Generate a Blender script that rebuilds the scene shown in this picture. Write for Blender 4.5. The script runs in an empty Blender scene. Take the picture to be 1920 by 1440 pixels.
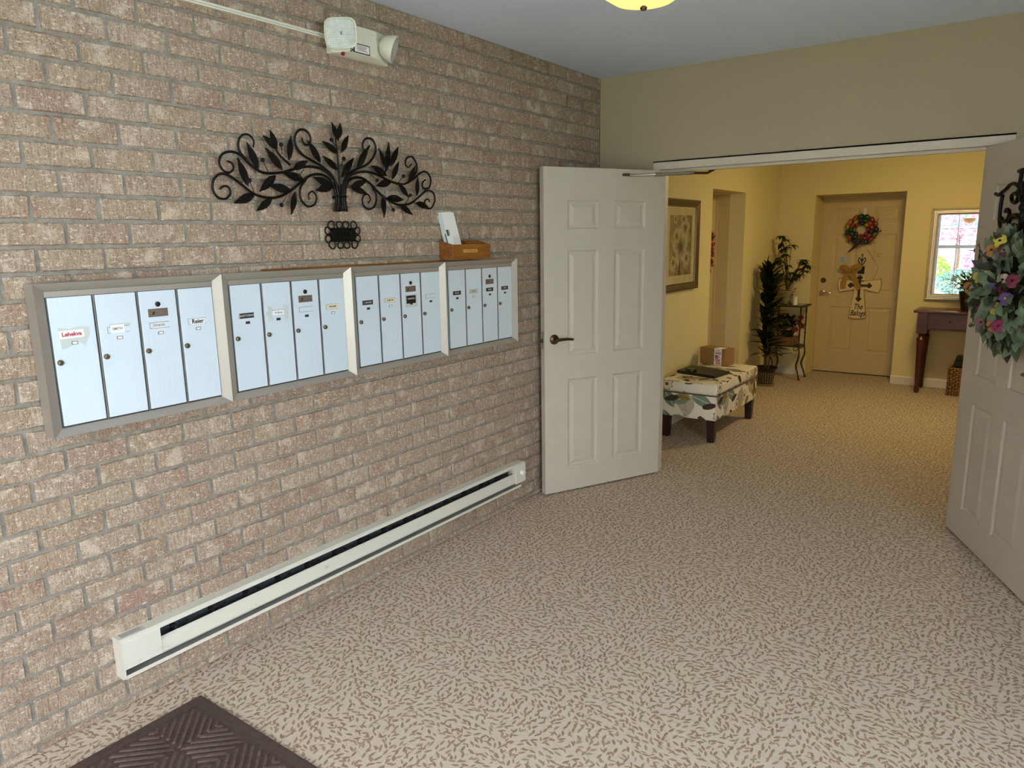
import bpy, bmesh, math, random
from mathutils import Vector, Matrix
random.seed(7)
SC = bpy.context.scene
COL = SC.collection
PI = math.pi

# ---------------------------------------------------------------- camera
CAM = Vector((2.5058, -4.5242, 1.6309))
YAW, PITCH, ROLL, FPX = 0.6266, -0.1984, -0.0163, 1357.87
_f = Vector((-math.sin(YAW)*math.cos(PITCH), math.cos(YAW)*math.cos(PITCH), math.sin(PITCH)))
_r = Vector((math.cos(YAW), math.sin(YAW), 0)); _u = _r.cross(_f)
_c, _s = math.cos(ROLL), math.sin(ROLL)
RIGHT = _c*_r + _s*_u; UP = -_s*_r + _c*_u; FWD = _f
cd = bpy.data.cameras.new('camera'); cam = bpy.data.objects.new('camera', cd); COL.objects.link(cam)
cd.sensor_fit = 'HORIZONTAL'; cd.sensor_width = 36; cd.lens = FPX*36/1920; cd.clip_start = .05; cd.clip_end = 200
cam.matrix_world = Matrix(((RIGHT.x, UP.x, -FWD.x, CAM.x), (RIGHT.y, UP.y, -FWD.y, CAM.y), (RIGHT.z, UP.z, -FWD.z, CAM.z), (0, 0, 0, 1)))
SC.camera = cam

# ---------------------------------------------------------------- light and exposure
SC.view_settings.view_transform = 'Standard'; SC.view_settings.look = 'None'
SC.view_settings.gamma = 1; SC.view_settings.use_curve_mapping = False
SC.view_settings.exposure = 1.0
w = bpy.data.worlds.new('sky'); SC.world = w; w.use_nodes = True
bg = w.node_tree.nodes['Background']; bg.inputs[0].default_value = (.90, .94, 1.0, 1); bg.inputs[1].default_value = 6.0
SC.cycles.max_bounces = 7; SC.cycles.diffuse_bounces = 3; SC.cycles.glossy_bounces = 3; SC.cycles.adaptive_threshold = .04; SC.cycles.caustics_reflective = False; SC.cycles.caustics_refractive = False
def portal(loc, rot, sx, sz):
    l = bpy.data.lights.new('window_portal', 'AREA'); l.shape = 'RECTANGLE'; l.size = sx; l.size_y = sz
    l.cycles.is_portal = True
    o = bpy.data.objects.new('window_portal', l); COL.objects.link(o); o.location = loc; o.rotation_euler = rot
SY0, SY1, SZ0, SZ1 = -5.3, -3.1, .35, 2.35      # unseen side window, added to light the brick wall from the right
YE = -5.60                                   # entrance wall, behind the photographer
portal((1.245, YE-.05, 1.28), (PI/2, 0, 0), 2.0, 2.42)
portal((4.30, -4.2, 1.35), (0, -PI/2, 0), 2.0, 2.2)
HALL_LAMP = (1.75, 2.55); VEST_LAMP = (1.215, -1.87)
HALL_STRENGTH = 36.0

# ---------------------------------------------------------------- helpers: materials
def C(r, g, b):
    f = lambda v: (v/255/12.92 if v/255 <= .04045 else ((v/255+.055)/1.055)**2.4)
    return (f(r), f(g), f(b), 1)
class NT:
    def __init__(s, name, rough=.6, metal=0.0, spec=.5):
        s.mat = bpy.data.materials.new(name); s.mat.use_nodes = True
        s.t = s.mat.node_tree; s.b = s.t.nodes['Principled BSDF']; s.out = s.t.nodes['Material Output']
        s.b.inputs['Roughness'].default_value = rough; s.b.inputs['Metallic'].default_value = metal
        s.b.inputs['Specular IOR Level'].default_value = spec
    def put(s, inp, v):
        if isinstance(v, bpy.types.NodeSocket): s.t.links.new(v, inp)
        else: inp.default_value = v
    def node(s, typ, ins=None, **props):
        n = s.t.nodes.new('ShaderNode'+typ)
        for k, v in props.items(): setattr(n, k, v)
        for k, v in (ins or {}).items(): s.put(n.inputs[k], v)
        return n
    def m(s, op, a, b=0.0, c=0.0, clamp=False):
        n = s.node('Math', {0: a, 1: b, 2: c}, operation=op); n.use_clamp = clamp; return n.outputs[0]
    def v(s, op, a, b=(0, 0, 0)):
        n = s.node('VectorMath', {0: a, 1: b}, operation=op); return n.outputs[0]
    def xyz(s, vec):
        n = s.node('SeparateXYZ', {0: vec}); return n.outputs
    def comb(s, x, y, z): return s.node('CombineXYZ', {0: x, 1: y, 2: z}).outputs[0]
    def mix(s, f, a, b, blend='MIX'):
        n = s.node('Mix', {0: f, 6: a, 7: b}, data_type='RGBA', blend_type=blend); return n.outputs[2]
    def noise(s, vec, scale, detail=3, rough=.55, dist=0.0):
        return s.node('TexNoise', {'Vector': vec, 'Scale': scale, 'Detail': detail, 'Roughness': rough, 'Distortion': dist}).outputs[0]
    def ramp(s, f, stops, mode='LINEAR'):
        n = s.node('ValToRGB', {0: f}); cr = n.color_ramp; cr.interpolation = mode
        while len(cr.elements) < len(stops): cr.elements.new(.5)
        for e, (p, c) in zip(cr.elements, stops): e.position = p; e.color = c
        return n.outputs[0]
    def step(s, f, lo, hi):
        n = s.node('MapRange', {0: f, 1: lo, 2: hi, 3: 0.0, 4: 1.0}); n.clamp = True; return n.outputs[0]
    def pos(s): return s.node('NewGeometry').outputs['Position']
    def obj(s): return s.node('TexCoord').outputs['Object']
    def bump(s, h, strength=.3, dist=.01):
        n = s.node('Bump', {'Height': h, 'Strength': strength, 'Distance': dist}); s.put(s.b.inputs['Normal'], n.outputs[0])
    def color(s, v): s.put(s.b.inputs['Base Color'], v); return s
    def leaf(s, vec, l, wd, base_ang, spread, rnd=.85, soft=.12):
        """mask and cell colour of pointed leaves, one in each cell of a 2D lattice"""
        vo = s.node('TexVoronoi', {'Vector': vec, 'Scale': 1.0, 'Randomness': rnd}, voronoi_dimensions='2D', feature='F1')
        d = s.xyz(s.v('SUBTRACT', vec, vo.outputs['Position'])); col = s.node('SeparateColor', {0: vo.outputs['Color']}).outputs
        if callable(base_ang): base_ang = base_ang(vo.outputs['Position'])
        a = s.m('ADD', base_ang, s.m('MULTIPLY', s.m('SUBTRACT', col[0], .5), spread))
        ca, sa = s.m('COSINE', a), s.m('SINE', a)
        x = s.m('ADD', s.m('MULTIPLY', d[0], ca), s.m('MULTIPLY', d[1], sa))
        y = s.m('SUBTRACT', s.m('MULTIPLY', d[1], ca), s.m('MULTIPLY', d[0], sa))
        q = s.m('DIVIDE', x, l); e = s.m('MULTIPLY', s.m('SUBTRACT', 1.0, s.m('MULTIPLY', q, q)), wd)
        e = s.m('SUBTRACT', e, s.m('ABSOLUTE', y))
        return s.m('DIVIDE', e, soft*wd, clamp=True), col, (x, y)
MATS = {}
def smat(name, col, rough=.6, metal=0.0, var=.10, scale=9.0, spec=.5, bump=0.0, coat=0.0):
    """plain procedural material: base colour broken up by a little noise"""
    if name in MATS: return MATS[name]
    t = NT(name, rough, metal, spec); p = t.obj(); n = t.noise(p, scale, 4)
    c = C(*col); d = tuple(x*(1-var) for x in c[:3])+(1,); e = tuple(min(1, x*(1+var)) for x in c[:3])+(1,)
    t.color(t.ramp(n, [(.3, d), (.7, e)]))
    if bump: t.bump(t.noise(p, scale*8, 3), bump, .004)
    if coat: t.b.inputs['Coat Weight'].default_value = coat
    MATS[name] = t.mat; return t.mat
def emit(name, col, strength):
    t = NT(name, .5); t.color(col); t.b.inputs['Emission Color'].default_value = col; t.b.inputs['Emission Strength'].default_value = strength
    MATS[name] = t.mat; return t.mat

# ---------------------------------------------------------------- helpers: meshes and objects
class MB:
    def __init__(s): s.v = []; s.f = []
    def add(s, vs, fs):
        o = len(s.v); s.v += [tuple(p) for p in vs]; s.f += [tuple(i+o for i in f) for f in fs]; return s
    def box(s, x0, y0, z0, x1, y1, z1):
        return s.add([(x0,y0,z0),(x1,y0,z0),(x1,y1,z0),(x0,y1,z0),(x0,y0,z1),(x1,y0,z1),(x1,y1,z1),(x0,y1,z1)],
                     [(0,3,2,1),(4,5,6,7),(0,1,5,4),(1,2,6,5),(2,3,7,6),(3,0,4,7)])
    def prism(s, poly, a, b, axis):
        """polygon in the two other axes (in x,y,z order) extruded along axis from a to b"""
        def P(p, t):
            q = list(p); q.insert(axis, t); return q
        n = len(poly); vs = [P(p, a) for p in poly]+[P(p, b) for p in poly]
        return s.add(vs, [tuple(range(n))[::-1], tuple(range(n, 2*n))]+[(i, (i+1) % n, n+(i+1) % n, n+i) for i in range(n)])
    def tube(s, pts, r, n=8, cap=True, flat=None):
        pts = [Vector(p) for p in pts]; k = len(pts); rs = r if isinstance(r, (list, tuple)) else [r]*k
        t0 = (pts[1]-pts[0]).normalized(); up = Vector((0, 0, 1)) if abs(t0.z) < .9 else Vector((1, 0, 0))
        nx = t0.cross(up).normalized(); vs = []
        for i, p in enumerate(pts):
            t = (pts[min(i+1, k-1)]-pts[max(i-1, 0)]).normalized()
            nx = (nx-t*nx.dot(t)).normalized(); ny = t.cross(nx)
            for j in range(n):
                a = 2*PI*j/n; vs.append(p+nx*(rs[i]*math.cos(a))+ny*(rs[i]*math.sin(a)))
        fs = [(i*n+j, i*n+(j+1) % n, (i+1)*n+(j+1) % n, (i+1)*n+j) for i in range(k-1) for j in range(n)]
        if cap: fs += [tuple(range(n))[::-1], tuple(range((k-1)*n, k*n))]
        return s.add(vs, fs)
    def lathe(s, prof, n=24, c=(0, 0, 0), axis=2, ang=2*PI):
        vs = []; k = len(prof)
        for i in range(n):
            a = 2*PI*i/n
            for r, h in prof:
                p = [r*math.cos(a), r*math.sin(a)]; p.insert(axis, h); vs.append((c[0]+p[0], c[1]+p[1], c[2]+p[2]))
        fs = [(i*k+j, ((i+1) % n)*k+j, ((i+1) % n)*k+j+1, i*k+j+1) for i in range(n) for j in range(k-1)]
        return s.add(vs, fs)
    def ball(s, c, r, n=10, m=6, sc=(1, 1, 1)):
        prof = [(max(1e-4, r*math.sin(PI*i/m)), -r*math.cos(PI*i/m)) for i in range(m+1)]
        o = len(s.v); s.lathe(prof, n, (0, 0, 0))
        for i in range(o, len(s.v)): s.v[i] = (c[0]+s.v[i][0]*sc[0], c[1]+s.v[i][1]*sc[1], c[2]+s.v[i][2]*sc[2])
        return s
    def xf(s, M):
        s.v = [tuple(M @ Vector(p)) for p in s.v]; return s
    def mesh(s, name, mat=None, smooth=False, bevel=0.0, seg=2):
        me = bpy.data.meshes.new(name); me.from_pydata(s.v, [], s.f)
        bm = bmesh.new(); bm.from_mesh(me); bmesh.ops.remove_doubles(bm, verts=bm.verts, dist=1e-6); bmesh.ops.recalc_face_normals(bm, faces=bm.faces)
        if bevel: bmesh.ops.bevel(bm, geom=[e for e in bm.edges if e.is_manifold and e.calc_face_angle(0) > .5], offset=bevel, segments=seg, affect='EDGES', profile=.6, clamp_overlap=True)
        bm.to_mesh(me); bm.free()
        if mat: me.materials.append(mat)
        if smooth:
            me.polygons.foreach_set('use_smooth', [True]*len(me.polygons))
            if smooth != 'all': me.set_sharp_from_angle(angle=math.radians(38))
        return me
    def build(s, name, mat, parent=None, smooth=False, bevel=0.0, loc=None, rot=None, seg=2):
        return put(name, s.mesh(name, mat, smooth, bevel, seg), parent, loc, rot)
def put(name, me, parent=None, loc=None, rot=None, M=None):
    o = bpy.data.objects.new(name, me); COL.objects.link(o)
    if parent: o.parent = parent
    if loc: o.location = loc
    if rot: o.rotation_euler = rot
    if M is not None: o.matrix_local = M
    return o
def tag(o, label=None, cat=None, group=None, kind=None):
    if label: o['label'] = label
    if cat: o['category'] = cat
    if group: o['group'] = group
    if kind: o['kind'] = kind
    return o
def thing(name, label, cat, loc=(0, 0, 0), rz=0.0, group=None, kind=None):
    o = put(name, None, None, loc, (0, 0, rz)); o.empty_display_size = .1
    return tag(o, label, cat, group, kind)
def struct(name, label, mb, mat, **k):
    return tag(mb.build(name, mat, **k), label, None, None, 'structure')
def text(name, body, size, M, mat, parent, extrude=.0004, shear=0.0, bold=0.0, sx=1.0, align='CENTER'):
    """flat lettering in the local XY plane of M"""
    cu = bpy.data.curves.new('lettering', 'FONT'); cu.body = body; cu.size = size; cu.extrude = extrude; cu.shear = shear; cu.offset = bold
    cu.align_x = align; cu.align_y = 'CENTER'; cu.resolution_u = 3; cu.space_line = .85
    to = bpy.data.objects.new('lettering', cu); me = bpy.data.meshes.new_from_object(to); bpy.data.objects.remove(to)
    me.transform(M @ Matrix.Diagonal((sx, 1, 1, 1))); me.materials.clear(); me.materials.append(mat)
    return put(name, me, parent)
# frame of lettering on the brick wall plane (reads along +y, up +z, faces +x)
def MW(x, y, z): return Matrix(((0, 0, 1, x), (1, 0, 0, y), (0, 1, 0, z), (0, 0, 0, 1)))
# lettering that faces -y (reads along +x)
def MY(x, y, z): return Matrix(((1, 0, 0, x), (0, 0, -1, y), (0, 1, 0, z), (0, 0, 0, 1)))
def spline(pts, n=6):
    P = [Vector(p) for p in pts]; P = [2*P[0]-P[1]]+P+[2*P[-1]-P[-2]]; out = []
    for i in range(1, len(P)-2):
        a, b, c, d = P[i-1:i+3]
        for k in range(n):
            t = k/n; out.append(.5*((2*b)+(c-a)*t+(2*a-5*b+4*c-d)*t*t+(3*b-a-3*c+d)*t**3))
    out.append(P[-2]); return out
def look(d, up=(0, 0, 1)):
    """rotation whose local X is d and local Z close to up"""
    x = Vector(d).normalized(); z = Vector(up); y = z.cross(x)
    if y.length < 1e-3: y = Vector((0, 1, 0)).cross(x)
    y.normalize(); z = x.cross(y)
    return Matrix(((x.x, y.x, z.x, 0), (x.y, y.y, z.y, 0), (x.z, y.z, z.z, 0), (0, 0, 0, 1)))
def leaf_mesh(name, mat, l=1.0, wd=.3, bend=.2, fold=.06, pts=(0, .25, .5, .8, 1)):
    mb = MB(); vs = []; fs = []
    for t in pts:
        h = wd*(math.sin(PI*min(1, t**.8)))*.5+(.012 if t in (0, 1) else 0)
        z = -bend*t*t
        vs += [(l*t, -h, z+fold*h*4), (l*t, 0, z), (l*t, h, z+fold*h*4)]
    for i in range(len(pts)-1):
        a = i*3; fs += [(a, a+3, a+4, a+1), (a+1, a+4, a+5, a+2)]
    return mb.add(vs, fs).mesh(name, mat, 'all')

# ---------------------------------------------------------------- surface materials
ROW, Z0, MOD = .0800, .027, .2012
Y_ODD, Y_EVEN = -2.936, -2.843
def brick_material():
    t = NT('brick', .9, 0, .25); p = t.pos(); x, y, z = t.xyz(p)
    row = t.m('FLOOR', t.m('DIVIDE', t.m('SUBTRACT', z, Z0), ROW)); odd = t.m('MODULO', t.m('ADD', row, 20.0), 2.0)
    sh = t.m('ADD', Y_EVEN, t.m('MULTIPLY', odd, Y_ODD-Y_EVEN))
    colm = t.m('FLOOR', t.m('DIVIDE', t.m('SUBTRACT', y, sh), MOD))
    idv = t.comb(row, colm, 3.0); wn = t.node('TexWhiteNoise', {0: idv}, noise_dimensions='3D'); r1 = t.xyz(wn.outputs['Color'])
    off = t.v('ADD', p, wn.outputs['Color'])
    base = t.ramp(r1[0], [(0, C(168, 148, 127)), (.25, C(178, 160, 138)), (.5, C(172, 152, 131)), (.75, C(184, 168, 149)), (1, C(170, 146, 129))])
    pv = t.v('MULTIPLY', off, (60, 150, 34)); n1 = t.noise(pv, 1.0, 3, .65)            # upright wire-cut streaks
    n2 = t.noise(off, 13.0, 3, .6); n3 = t.noise(off, 240.0, 1, .6); n4 = t.noise(t.v('MULTIPLY', off, (40, 60, 150)), 1.0, 2, .7)
    c = t.mix(t.step(n1, .36, .64), t.mix(.6, base, C(124, 100, 84)), base)
    c = t.mix(t.m('MULTIPLY', t.step(n2, .50, .66), t.m('MULTIPLY', t.step(r1[1], .35, .9), .42)), c, C(136, 94, 82))   # reddish burns
    c = t.mix(t.m('MULTIPLY', t.step(n2, .44, .33), .55), c, C(205, 192, 172))                                         # pale lime wash
    c = t.mix(t.m('MULTIPLY', t.step(n4, .57, .68), .75), c, C(218, 208, 190))
    c = t.mix(t.m('MULTIPLY', t.step(n3, .58, .68), .6), c, C(88, 70, 60))                                             # pits
    t.color(c); h = t.m('ADD', t.m('MULTIPLY', n1, .9), t.m('MULTIPLY', n3, .5)); t.bump(h, .8, .005)
    return t.mat
def mortar_material():
    t = NT('mortar', .95, 0, .2); p = t.pos(); n = t.noise(p, 30, 3, .65); n2 = t.noise(p, 260, 1)
    t.color(t.mix(t.m('MULTIPLY', t.step(n2, .55, .75), .35), t.ramp(n, [(.3, C(126, 121, 112)), (.7, C(156, 151, 142))]), C(104, 98, 90)))
    t.bump(t.m('ADD', n, t.m('MULTIPLY', n2, .4)), .6, .006); return t.mat
def carpet_material():
    t = NT('leaf_carpet', .95, 0, .1); p = t.pos(); S = 1/.0275
    def field(k, add):      # one direction for a whole leaf, drifting slowly over the floor
        return lambda q: t.m('ADD', t.m('MULTIPLY', t.noise(t.v('MULTIPLY', q, (k, k, k)), 3.4, 2, .5, .4), 10.0), add)
    a = t.v('MULTIPLY', p, (S, S, 0)); m1, c1, _ = t.leaf(a, .56, .19, field(1/S, 0.0), 1.5, .75)
    b = t.v('ADD', t.v('MULTIPLY', p, (S*1.2, S*1.2, 0)), (37.3, 11.9, 0)); m2, c2, _ = t.leaf(b, .52, .15, field(1/S/1.2, .8), 1.8, .75); m2 = t.m('MULTIPLY', m2, t.step(c2[1], .45, .46))
    st = t.noise(t.v('MULTIPLY', p, (30, 30, 30)), 1.0, 2, .5, 1.2); stem = t.m('MULTIPLY', t.step(t.m('ABSOLUTE', t.m('SUBTRACT', st, .5)), .012, .004), .6)
    mk = t.m('MAXIMUM', t.m('MAXIMUM', m1, m2), stem)
    pile = t.noise(p, 700, 1); base = t.mix(t.noise(p, 55, 2), C(196, 182, 162), C(212, 199, 180))
    lf = t.mix(c1[1], C(146, 122, 103), C(166, 143, 123))
    c = t.mix(mk, base, lf); c = t.mix(t.m('MULTIPLY', t.step(pile, .5, .75), .22), c, C(110, 92, 74)); t.color(c)
    t.bump(pile, .35, .003); return t.mat
def wall_paint(name, col):
    t = NT(name, .75, 0, .3); p = t.pos(); n = t.noise(p, 90, 3); n2 = t.noise(p, .8, 2); c = C(*col)
    t.color(t.mix(n2, tuple(x*.97 for x in c[:3])+(1,), tuple(min(1, x*1.03) for x in c[:3])+(1,))); t.bump(n, .08, .003); MATS[name] = t.mat; return t.mat
M_brick, M_mortar, M_carpet = brick_material(), mortar_material(), carpet_material()
M_wall = wall_paint('cream_paint', (176, 164, 138)); M_hall = wall_paint('yellow_cream_paint', (226, 210, 156)); M_ceil = wall_paint('ceiling_paint', (220, 230, 248))
M_door = smat('door_paint', (196, 189, 174), .42, var=.03); M_trim = smat('trim_paint', (204, 196, 180), .4, var=.03)
M_base = smat('baseboard_paint', (222, 216, 200), .45, var=.03); M_iron = smat('black_iron', (22, 19, 18), .42, .6, var=.3, scale=40, bump=.15)
M_fardoor = smat('entry_door_paint', (206, 184, 136), .45, var=.03)
M_bronze = smat('antique_bronze', (92, 74, 56), .35, .9, var=.2); M_chrome = smat('satin_nickel', (190, 184, 172), .28, .95, var=.06)
M_black = smat('black_plastic', (16, 15, 15), .45, var=.2); M_white = smat('white_plastic', (225, 224, 214), .4, var=.03)
M_paper = smat('white_paper', (236, 236, 234), .8, var=.02); M_ink = smat('ink', (28, 26, 28), .7, var=.1)

# ---------------------------------------------------------------- the setting
H = 2.664; HH = 2.44; YF = 4.25; XR = 4.2; XH = 3.7; TW = .13
def brick_wall():
    wl = struct('wall_left', 'long brick wall with grey mortar joints carrying the mailboxes', MB().box(-.2, YE, 0, -.007, TW, H), M_mortar)
    D = .05
    def brick(l, h, seed):
        rd = random.Random(seed); nx = 5; mb = MB(); vs = []; ring0 = []
        ys = [l*i/(nx-1) for i in range(nx)]
        P = [(y, 0) for y in ys]+[(y, h) for y in reversed(ys)]
        n = len(P)
        j = lambda a: rd.uniform(-a, a)
        out = [(-.0075+j(.001), y+j(.0018), z+j(.0022)) for y, z in P]
        fr = [(j(.0022), y+(.0035 if y == 0 else -.0035 if y == l else 0)+j(.0020), z+(.003 if z == 0 else -.003)+j(.0018)) for y, z in P]
        bk = [(-D, y, z) for y, z in P]
        fs = [(n+i, n+i+1, n+n-2-i, n+n-1-i) for i in range(nx-1)]
        fs += [(i, (i+1) % n, n+(i+1) % n, n+i) for i in range(n)]+[(2*n+i, 2*n+(i+1) % n, (i+1) % n, i) for i in range(n)]
        return mb.add(out+fr+bk, fs)
    L, HB = MOD-.0115, ROW-.0112
    full = [brick(L, HB, s).mesh('brick', M_brick) for s in range(10)]
    def scr(y, z):
        d = Vector((0, y, z))-CAM; q = d.dot(FWD)
        return (960+FPX*d.dot(RIGHT)/q, 720-FPX*d.dot(UP)/q) if q > .2 else (-9999, -9999)
    cells = []
    for k in range(-1, 34):
        z0 = Z0+k*ROW+.0056; z1 = z0+HB
        if z1 <= .004 or z0 >= H-.004: continue
        y = (Y_ODD if k % 2 else Y_EVEN)-14*MOD
        while y < 0:
            a, b = y+.0057, y+.0057+L
            if b > YE and a < -.01:
                yc, zc = (a+b)/2, (z0+z1)/2
                A, B, Cc = scr(a, z0), scr(b, z0), scr(a, z1); area = abs((B[0]-A[0])*(Cc[1]-A[1])-(B[1]-A[1])*(Cc[0]-A[0]))
                u, v_ = scr(yc, zc)
                seen = -30 < u < 1950 and -25 < v_ < 1465 and not (-3.56 < yc < -1.2 and 1.08 < zc < 1.46)
                cells.append((area if seen else 0, max(a, YE+.002), min(b, -.002), max(z0, .001), min(z1, H-.001), a, z0))
            y += MOD
    cells.sort(key=lambda c: -c[0]); rest = MB(); nb = 0
    for i, (ar, a, b, z0, z1, ra, rz) in enumerate(cells):
        whole = abs(b-a-L) < 1e-4 and abs(z1-z0-HB) < 1e-4
        if nb < 299 and ar > 0:
            me = random.choice(full) if whole else brick(b-a, z1-z0, i).mesh('brick', M_brick)
            put('brick', me, wl, (random.uniform(-.001, .001), a, z0)); nb += 1
        else:
            t = brick(b-a, z1-z0, i); rest.add([(x, y+a, z+z0) for x, y, z in t.v], t.f)
    tag(rest.build('brick_field', M_brick, wl), kind='stuff')
brick_wall()
# floor, ceilings, plain walls
struct('floor', 'beige carpet printed all over with small taupe leaves', MB().box(-.6, YE-.15, -.05, XR+.15, YF+.5, 0), M_carpet)
struct('ceiling', 'flat pale grey ceiling of the mailbox vestibule', MB().box(-.2, YE-.15, H, XR+.15, TW, H+.1), M_ceil)
struct('ceiling_hall', 'flat ceiling of the yellow hallway beyond the doors', MB().box(-.2, TW, HH, XH+.15, YF+.6, HH+.1), M_ceil)
OX0, OX1, OZ = .445, 2.268, 2.052        # double-door opening
struct('wall_back', 'cream wall above and beside the open double doors', MB().box(0, 0, 0, OX0-.02, TW, H).box(OX1+.02, 0, 0, XR, TW, H).box(OX0-.02, 0, OZ+.02, OX1+.02, TW, H), M_wall)
struct('wall_right', 'cream side wall of the vestibule out of view', MB().box(XR, YE-.15, 0, XR+.15, SY0, H).box(XR, SY1, 0, XR+.15, TW, H).box(XR, SY0, 0, XR+.15, SY1, SZ0).box(XR, SY0, SZ1, XR+.15, SY1, H), M_wall)
EX0, EX1, EZ0, EZ1 = .25, 2.24, .06, 2.5
struct('wall_front', 'cream entrance wall around the glazed doors', MB().box(0, YE-.15, 0, EX0, YE, H).box(EX1, YE-.15, 0, XR, YE, H).box(EX0, YE-.15, EZ1, EX1, YE, H).box(EX0, YE-.15, 0, EX1, YE, EZ0), M_wall)
# hall walls: left with a deep doorway, back with a deep doorway
DY0, DY1, DZ = 2.135, 3.06, 2.05; RD = .302
struct('wall_hall_left', 'yellow hallway wall with the floral picture and a deep doorway',
       MB().box(-.5, TW, 0, 0, DY0, HH).box(-.5, DY1, 0, 0, YF, HH).box(-.5, DY0, DZ, 0, DY1, HH).box(-.6, DY0-.1, 0, -.5, DY1+.1, DZ+.1), M_hall)  # last box is an added unseen slab blocking outside light behind the door
struct('trim_3', 'tan jamb lining inside the deep left hallway doorway', MB().box(-.30, DY1-.012, 0, -.155, DY1, DZ).box(-.30, DY0, 0, -.155, DY0+.012, DZ).box(-.30, DY0+.012, DZ-.012, -.155, DY1-.012, DZ), M_fardoor)
FX0, FX1, FZ = .393, 1.30, 2.05; YD = 4.62
struct('wall_hall_back', 'yellow far hallway wall holding the deep apartment doorway',
       MB().box(-.3, YF, 0, FX0, YF+.5, HH).box(FX1, YF, 0, XH, YF+.5, HH).box(FX0, YF, FZ, FX1, YF+.5, HH).box(FX0-.1, YF+.5, 0, FX1+.1, YF+.6, FZ+.1), M_hall)  # last box added out of sight to stop daylight leaking under the door
struct('wall_hall_right', 'yellow hallway side wall hidden behind the right door', MB().box(XH, TW, 0, XH+.15, YF+.5, HH), M_hall)
def baseboard(name, label, x0, x1):
    struct(name, label, MB().prism([(YF, 0), (YF-.014, 0), (YF-.014, .078), (YF-.006, .092), (YF, .092)], x0, x1, 0), M_base)
baseboard('baseboard_back', 'white baseboard under the console table', FX1-.004, XH)
baseboard('baseboard_corner', 'short white baseboard behind the iron plant stand', 0, FX0+.004)
struct('baseboard_hall_left', 'white baseboard behind the floral bench', MB().prism([(0, 0), (.014, 0), (.014, .078), (.006, .092), (0, .092)], TW, DY0, 1), M_base)
# door frame of the double doors
tr = thing('trim_1', 'pale painted steel frame around the open double doors', None, kind='structure')
MB().box(.40, -.012, OZ, 2.345, 0, OZ+.052).box(.40, -.012, OZ+.044, 2.345, -.004, OZ+.052).build('head_casing', M_trim, tr)
MB().box(OX0-.02, 0, OZ, OX1+.02, TW+.005, OZ+.02).box(OX0, .05, OZ-.016, OX1, .09, OZ).build('head_jamb', M_trim, tr)
for x0, x1, xs in ((.40, OX0, 1), (OX1, 2.345, -1)):
    MB().box(x0, -.012, 0, x1, 0, OZ).build('side_casing', M_trim, tr)
    j0 = OX0-.02 if xs > 0 else OX1
    MB().box(j0, 0, 0, j0+.02, TW+.005, OZ).box(*((OX0, .05, 0, OX0+.014, .09, OZ-.016) if xs > 0 else (OX1-.014, .05, 0, OX1, .09, OZ-.016))).build('side_jamb', M_trim, tr)
for x in (1.30, 1.48, 1.92): MB().ball((x, .1, OZ-.001), .006, 8, 4).build('screw', M_black, tr)

# ---------------------------------------------------------------- doors
def six_panel_door(name, label, loc, rz, vis, W, cols, rows, z0, z1, mat, th=.044):
    """door leaf: local x from the hinge, y through the thickness; vis=+1 when local +y is the seen face at y=0"""
    d = thing(name, label, None, loc, rz, kind='structure')
    ya, yb = (-th, 0) if vis > 0 else (0, th)
    xs = [0]+[c for p in cols for c in p]+[W]; zs = [z0]+[r for p in rows for r in p]+[z1]
    mb = MB()
    for i in range(0, len(xs), 2): mb.box(xs[i], ya, z0, xs[i+1], yb, z1)
    for i in range(0, len(zs), 2):
        for a, b in cols: mb.box(a, ya, zs[i], b, yb, zs[i+1])
    mb.build('slab', mat, d)
    for a, b in cols:
        for c, e in rows:
            vs = []; fs = []; o = 0
            for face in (1, -1):
                yo = yb if face > 0 else ya
                rings = [(0, 0), (.007, .0015), (.012, .008), (.020, .009), (.024, .009), (.046, .003), (.050, .0025)]
                o = len(vs)
                for ins, dep in rings:
                    y = yo-face*dep; vs += [(a+ins, y, c+ins), (b-ins, y, c+ins), (b-ins, y, e-ins), (a+ins, y, e-ins)]
                for r in range(len(rings)-1):
                    for k in range(4): fs.append((o+r*4+k, o+r*4+(k+1) % 4, o+r*4+4+(k+1) % 4, o+r*4+4+k))
                q = o+4*(len(rings)-1); fs.append((q, q+1, q+2, q+3))
            MB().add(vs, fs).build('door_panel', mat, d)
    return d, (yb if vis > 0 else ya), vis
def lever_set(d, yf, vis, x, z, dirx, mat, l=.115):
    h = thing_part = MB(); h.lathe([(.0001, 0), (.031, 0), (.031, .006), (.024, .011), (.011, .013), (.011, .045), (.0001, .046)], 20, (0, 0, 0), 1)
    h.tube(spline([(0, .042, 0), (dirx*.03, .048, .002), (dirx*.07, .047, .002), (dirx*l, .043, -.004)], 4), [.010]*4+[.009]*5+[.008]*3+[.006], 8)
    if vis < 0: h.xf(Matrix.Diagonal((1, -1, 1, 1)))
    return h.build('door_lever', mat, d, smooth=True, loc=(x, yf, z))
RC = [(.166, .753), (.895, 1.557), (1.676, 1.856)]; CC = [(.150, .397), (.515, .747)]
LD = (-.44035, -.89782); RDv = (.41901, -.90798)
d1, y1, v1 = six_panel_door('door_1', 'cream six panel door leaf swung open beside the brick wall', (.4796, 0, 0), math.atan2(LD[1], LD[0]), 1, .914, CC, RC, .012, 2.044, M_door)
lever_set(d1, y1, v1, .845, 1.012, -1, M_bronze)
MB().box(.9135, -.034, .955, .9155, -.010, 1.065).build('latch_plate', M_chrome, d1); MB().box(.915, -.029, .995, .922, -.015, 1.018).build('latch_bolt', M_bronze, d1)
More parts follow.
